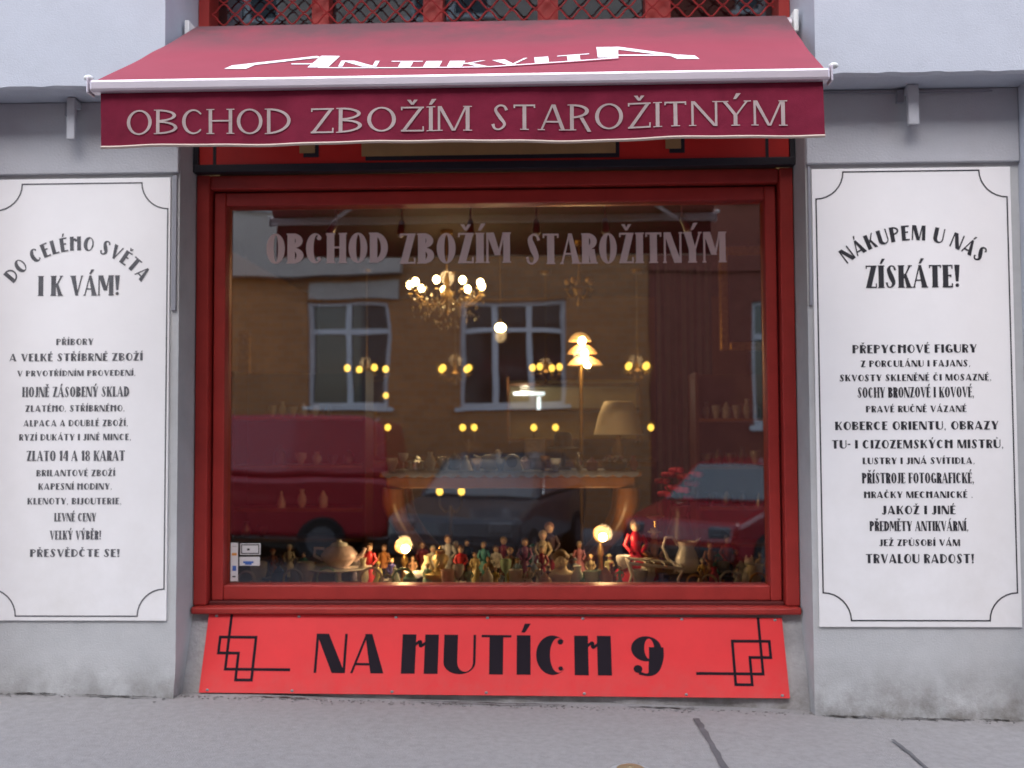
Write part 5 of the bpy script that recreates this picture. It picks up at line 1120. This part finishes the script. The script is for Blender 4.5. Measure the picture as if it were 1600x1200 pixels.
# pale china between them
WARE = {'vase': VASE, 'jar': JAR, 'cup': CUP, 'bell': BELL, 'goblet': [(0.6, 0), (0.6, 0.04), (0.12, 0.1), (0.12, 0.45), (0.7, 0.6), (0.95, 0.85), (0.9, 1), (0.8, 0.95), (0.1, 0.6)]}
CHINA = [(404, 878, .7, 'cup', 'bone white', (.7,.66,.6), .05), (436, 884, .62, 'jar', 'cobalt blue', (.05,.09,.35), .045), (478, 878, .62, 'cup', 'pearl grey', (.5,.5,.52), .05), (567, 872, .66, 'vase', 'ivory white', (.68,.62,.5), .035), (617, 884, .62, 'bell', 'snow white', (.75,.75,.75), .04), (641, 892, .58, 'jar', 'sea green', (.2,.38,.33), .04),
  (668, 868, .84, 'vase', 'cream yellow', (.66,.58,.36), .04), (700, 890, .58, 'cup', 'shell pink', (.66,.45,.42), .04), (716, 882, .6, 'goblet', 'silvery', (.6,.6,.6), .035), (745, 878, .74, 'bell', 'buttery', (.66,.55,.28), .035), (762, 886, .6, 'jar', 'chalk white', (.72,.7,.66), .03), (790, 874, .72, 'goblet', 'pale green', (.4,.55,.42), .035),
  (806, 890, .58, 'cup', 'milk white', (.72,.71,.7), .04), (836, 868, .86, 'vase', 'powder blue', (.34,.42,.58), .035), (852, 894, .57, 'jar', 'apricot', (.6,.36,.2), .035), (902, 884, .64, 'vase', 'frost white', (.7,.72,.72), .04), (924, 892, .58, 'cup', 'mint white', (.55,.65,.58), .04), (946, 886, .62, 'jar', 'old rose', (.5,.26,.26), .04),
  (974, 868, .84, 'goblet', 'clear white', (.66,.66,.68), .045), (1000, 890, .72, 'cup', 'ash grey', (.42,.42,.43), .045), (1012, 872, .8, 'vase', 'linen white', (.66,.6,.54), .045), (1096, 890, .58, 'bell', 'bronze', (.3,.17,.06), .035), (1116, 886, .62, 'vase', 'ruby', (.35,.02,.04), .03), (1130, 878, .8, 'goblet', 'smoke grey', (.3,.3,.32), .04), (1158, 876, .8, 'jar', 'oyster white', (.62,.58,.54), .045), (1180, 882, .64, 'cup', 'parchment', (.62,.54,.4), .045)]
for px, pyt, Y, k_, cn, rgb, r_ in CHINA:
    lathed(k_, px, pyt, Y, PZ, WARE[k_], mat('china_'+cn, rgb, 0.25, var=0.15, vscale=25), '%s %s standing in the crowded front row' % (cn, k_), k_, r_)
for px, pyt, Y, k_, cn, rgb, r_ in [(612, 716, 1.25, 'cup', 'tarnished silver', (.35,.33,.3), .04), (630, 708, 1.45, 'goblet', 'bright silver', (.65,.65,.66), .035), (672, 706, 1.3, 'vase', 'frosted glass', (.45,.45,.48), .035), (710, 706, 1.5, 'jar', 'dark pewter', (.14,.13,.13), .045), (745, 716, 1.22, 'cup', 'lilac white', (.55,.5,.58), .035), (782, 716, 1.22, 'cup', 'blue striped', (.3,.36,.55), .03), (852, 712, 1.25, 'goblet', 'amber', (.4,.22,.06), .035), (868, 716, 1.22, 'cup', 'bluish white', (.55,.6,.68), .035), (925, 714, 1.25, 'jar', 'plum', (.2,.06,.12), .035), (990, 712, 1.25, 'vase', 'wine red', (.3,.02,.04), .03)]:
    lathed(k_, px, pyt, Y, tz+0.004, WARE[k_], mat('tableware_'+cn, rgb, 0.2, var=0.15, vscale=25), '%s %s standing on the table runner' % (cn, k_), k_, r_)
# white wire tray
a, b_ = at(982, 878, 0.62), at(1066, 890, 0.62); wt = tag(empty('wire_tray', ((a.x+b_.x)/2, 0.66, PZ)), 'white wire tray on splayed legs left of the white pitcher', 'tray'); wx = (b_.x-a.x)/2; zt = a.z-PZ
MB().tube([(-wx, -0.1, zt), (wx, -0.1, zt-0.03), (wx, 0.12, zt-0.03), (-wx, 0.12, zt)], 0.009, 8, closed=True).build('rim', porcelain, wt, smooth=True)
for sx, yy in ((-1, -0.1), (1, -0.1), (-1, 0.12), (1, 0.12)): MB().tube([(sx*wx, yy, zt-(0.03 if sx > 0 else 0)), (sx*(wx-0.03), yy*0.9, zt*0.4), (sx*(wx-0.015), yy*0.85, 0.004)], 0.008, 8).build('leg', porcelain, wt, smooth=True)
for k in range(5): x = -wx*0.7+wx*0.35*k; MB().tube([(x, -0.1, zt-0.015), (x, 0.12, zt-0.015)], 0.003, 5).build('wire', porcelain, wt)
# cat figurine, dove, bottles, boxes, rose bunch
bird('dove_figurine', 654, 884, 0.75, PZ, porcelain, 'white dove figurine right of the left lit lamp')
p = at(1170, 866, 0.7); h = p.z-PZ; ct = MB(); ct.lathe([(h*0.26, 0), (h*0.28, h*0.08), (h*0.24, h*0.3), (h*0.14, h*0.55), (h*0.10, h*0.62)], n=16, sy=1.15); ct.ball((0, -h*0.03, h*0.76), h*0.15, 12, 1, 0.95, 0.95)
for sx in (-1, 1): ct.lathe([(h*0.06, 0), (h*0.008, h*0.13)], (sx*h*0.08, -h*0.02, h*0.86), 8); ct.tube([(sx*h*0.1, -h*0.15, h*0.4), (sx*h*0.09, -h*0.24, h*0.02)], [h*0.05, h*0.05], 8)
ct.tube([(h*0.2, h*0.15, h*0.06), (h*0.38, 0, h*0.05), (h*0.34, -h*0.2, h*0.05)], [h*0.05, h*0.05, h*0.03], 8)
o = ct.build('cat_figurine', porcelain, smooth=True); o.location = (p.x, 0.7, PZ); tag(o, 'white seated cat figurine near the right end of the front row', 'figurine')
for px, Y, pyt, rgb, lab in ((914, 0.6, 893, (0.12, 0.28, 0.16), 'small green glass bottle right of the cream bust'), (936, 0.62, 890, (0.30, 0.38, 0.33), 'small pale glass bottle right of the green one'), (955, 0.75, 880, (0.20, 0.05, 0.06), 'small ruby glass bottle left of the white wire tray'), (418, 0.8, 876, (0.10, 0.06, 0.10), 'dark violet glass bottle right of the stickers'), (440, 0.9, 868, (0.16, 0.07, 0.03), 'brown glass bottle left of the cake stand'), (462, 0.75, 872, (0.40, 0.38, 0.40), 'clear glass bottle left of the cake stand')):
    lathed('bottle', px, pyt, Y, PZ, [(0.8, 0), (1, 0.05), (1, 0.5), (0.4, 0.66), (0.35, 0.9), (0.45, 0.92), (0.45, 1)], mat('bottle_%s' % lab[:14], rgb, 0.12, spec=0.8), lab, 'bottle', 0.03)
for px, Y, w_, h_, rgb, lab in ((1045, 0.75, .05, .07, (0.05, 0.04, 0.14), 'dark blue jewel box under the wire tray'), (1125, 0.7, .06, .06, (0.04, 0.035, 0.05), 'black jewel box right of the white pitcher'), (1090, 0.95, .06, .10, (0.10, 0.03, 0.12), 'violet box behind the white pitcher'), (1190, 0.8, .05, .09, (0.05, 0.03, 0.03), 'dark brown box at the right end of the front row'), (430, 0.66, .06, .06, (0.05, 0.035, 0.06), 'dark jewel box right of the stickers'), (648, 0.62, .04, .07, (0.10, 0.10, 0.22), 'blue jewel box under the left lit lamp')):
    x = at(px, 900, Y).x; bxo = tag(empty('jewel_box', (x, Y, PZ), random.uniform(-0.4, 0.4)), lab, 'box'); bm = mat('box_%s' % lab[:14], rgb, 0.4)
    MB().box(-w_, -w_*0.7, 0, w_, w_*0.7, h_*0.7).build('body', bm, bxo, bevel=0.004); MB().box(-w_*1.04, -w_*0.74, h_*0.705, w_*1.04, w_*0.74, h_).build('lid', bm, bxo, bevel=0.006); MB().box(-0.008, -w_*0.80, h_*0.58, 0.008, -w_*0.745, h_*0.8).build('clasp', brass, bxo)
p = at(1062, 760, 1.5); rs = tag(empty('rose_bunch', (p.x, 1.5, PZ)), 'bunch of crimson roses in a dark vase right of the table', 'flowers'); hz = at(1062, 790, 1.5).z-PZ
MB().lathe([(0.06, 0), (0.08, 0.03), (0.10, hz*0.45), (0.05, hz*0.85), (0.065, hz)], n=18).build('vase', DKG, rs, smooth=True)
rose_m, rose_d = mat('rose_petal', (0.55, 0.03, 0.10), 0.7, var=0.25, vscale=25), mat('rose_dark', (0.26, 0.008, 0.03), 0.7, var=0.25, vscale=25)
for k, (px, py) in enumerate(((1036, 752), (1046, 742), (1058, 735), (1070, 745), (1052, 762), (1068, 766), (1082, 756), (1088, 742), (1040, 772), (1076, 778))):
    q = at(px, py, 1.5+random.uniform(-0.06, 0.06)); c_ = Vector((q.x-p.x, q.y-1.5, q.z-PZ)); MB().tube([(0, 0, hz), tuple(c_*0.5+Vector((0, 0, hz*0.5))), tuple(c_)], 0.004, 5).build('stem', mat('stem_green', (0.03, 0.07, 0.02), 0.7), rs)
    b = MB()
    for j in range(11):
        a_ = j*2.4; r_ = 0.008+0.0028*j; b.ball((c_.x+r_*math.cos(a_), c_.y+r_*math.sin(a_), c_.z+0.012-r_*0.35), 0.017+0.0009*j, 7, 1, 1, 0.75)
    b.build('bloom', rose_m if k % 3 else rose_d, rs, smooth=True)
q = at(1024, 806, 1.0); ls = tag(empty('brass_bowl', (q.x, 1.0, PZ)), 'small brass bowl on a foot right of the table leg', 'bowl'); hz = q.z-PZ
MB().lathe([(0.05, 0), (0.045, 0.012), (0.010, 0.03), (0.010, hz-0.03), (0.05, hz-0.008), (0.055, hz), (0.048, hz-0.002), (0.01, hz-0.02)], n=18).build('body', brass, ls, smooth=True)
# stickers inside the glass
stick_w, stick_b, stick_k = mat('sticker_white', (0.62, 0.60, 0.60), 0.6), mat('sticker_blue', (0.05, 0.12, 0.40), 0.6), mat('sticker_black', (0.02, 0.02, 0.02), 0.6)
def sticker(px0, py0, px1, py1, label, marks):
    Y = 0.3455; a, b_ = at(px0, py1, Y), at(px1, py0, Y); s = tag(empty('sticker', ((a.x+b_.x)/2, Y, a.z)), label, 'sticker', 'stickers in the corner of the pane')
    MB().box(a.x, Y+0.0012, a.z, b_.x, Y+0.002, b_.z).build('backing', stick_w, s)
    for x0_, y0_, x1_, y1_, m in marks: A, B = at(x0_, y1_, Y), at(x1_, y0_, Y); MB().box(A.x, Y+0.0002, A.z, B.x, Y+0.001, B.z).build('mark', m, s)
    settle(s)
sticker(360, 848, 372, 908, 'tall white sticker strip with small marks at the left edge of the pane', [(363, 884, 369, 892, stick_b), (362, 864, 370, 868, mat('sticker_orange', (0.6, 0.25, 0.05), 0.6)), (363, 900, 368, 902, stick_k), (363, 853, 369, 854.5, mat('sticker_grey', (0.4, 0.38, 0.38), 0.6))])
sticker(375, 849, 407, 867, 'white sticker with a black outlined rectangle in the corner of the pane', [(376.5, 850.5, 405, 852, stick_k), (376.5, 864, 405, 865.5, stick_k), (376.5, 852, 378, 864, stick_k), (403.5, 852, 405, 864, stick_k), (386, 857, 390, 860, stick_k)])
sticker(374, 870, 406, 884, 'white sticker with a blue mark below the black outlined one', [(380, 877, 396, 880, stick_b), (383, 880, 393, 882.5, stick_b)])
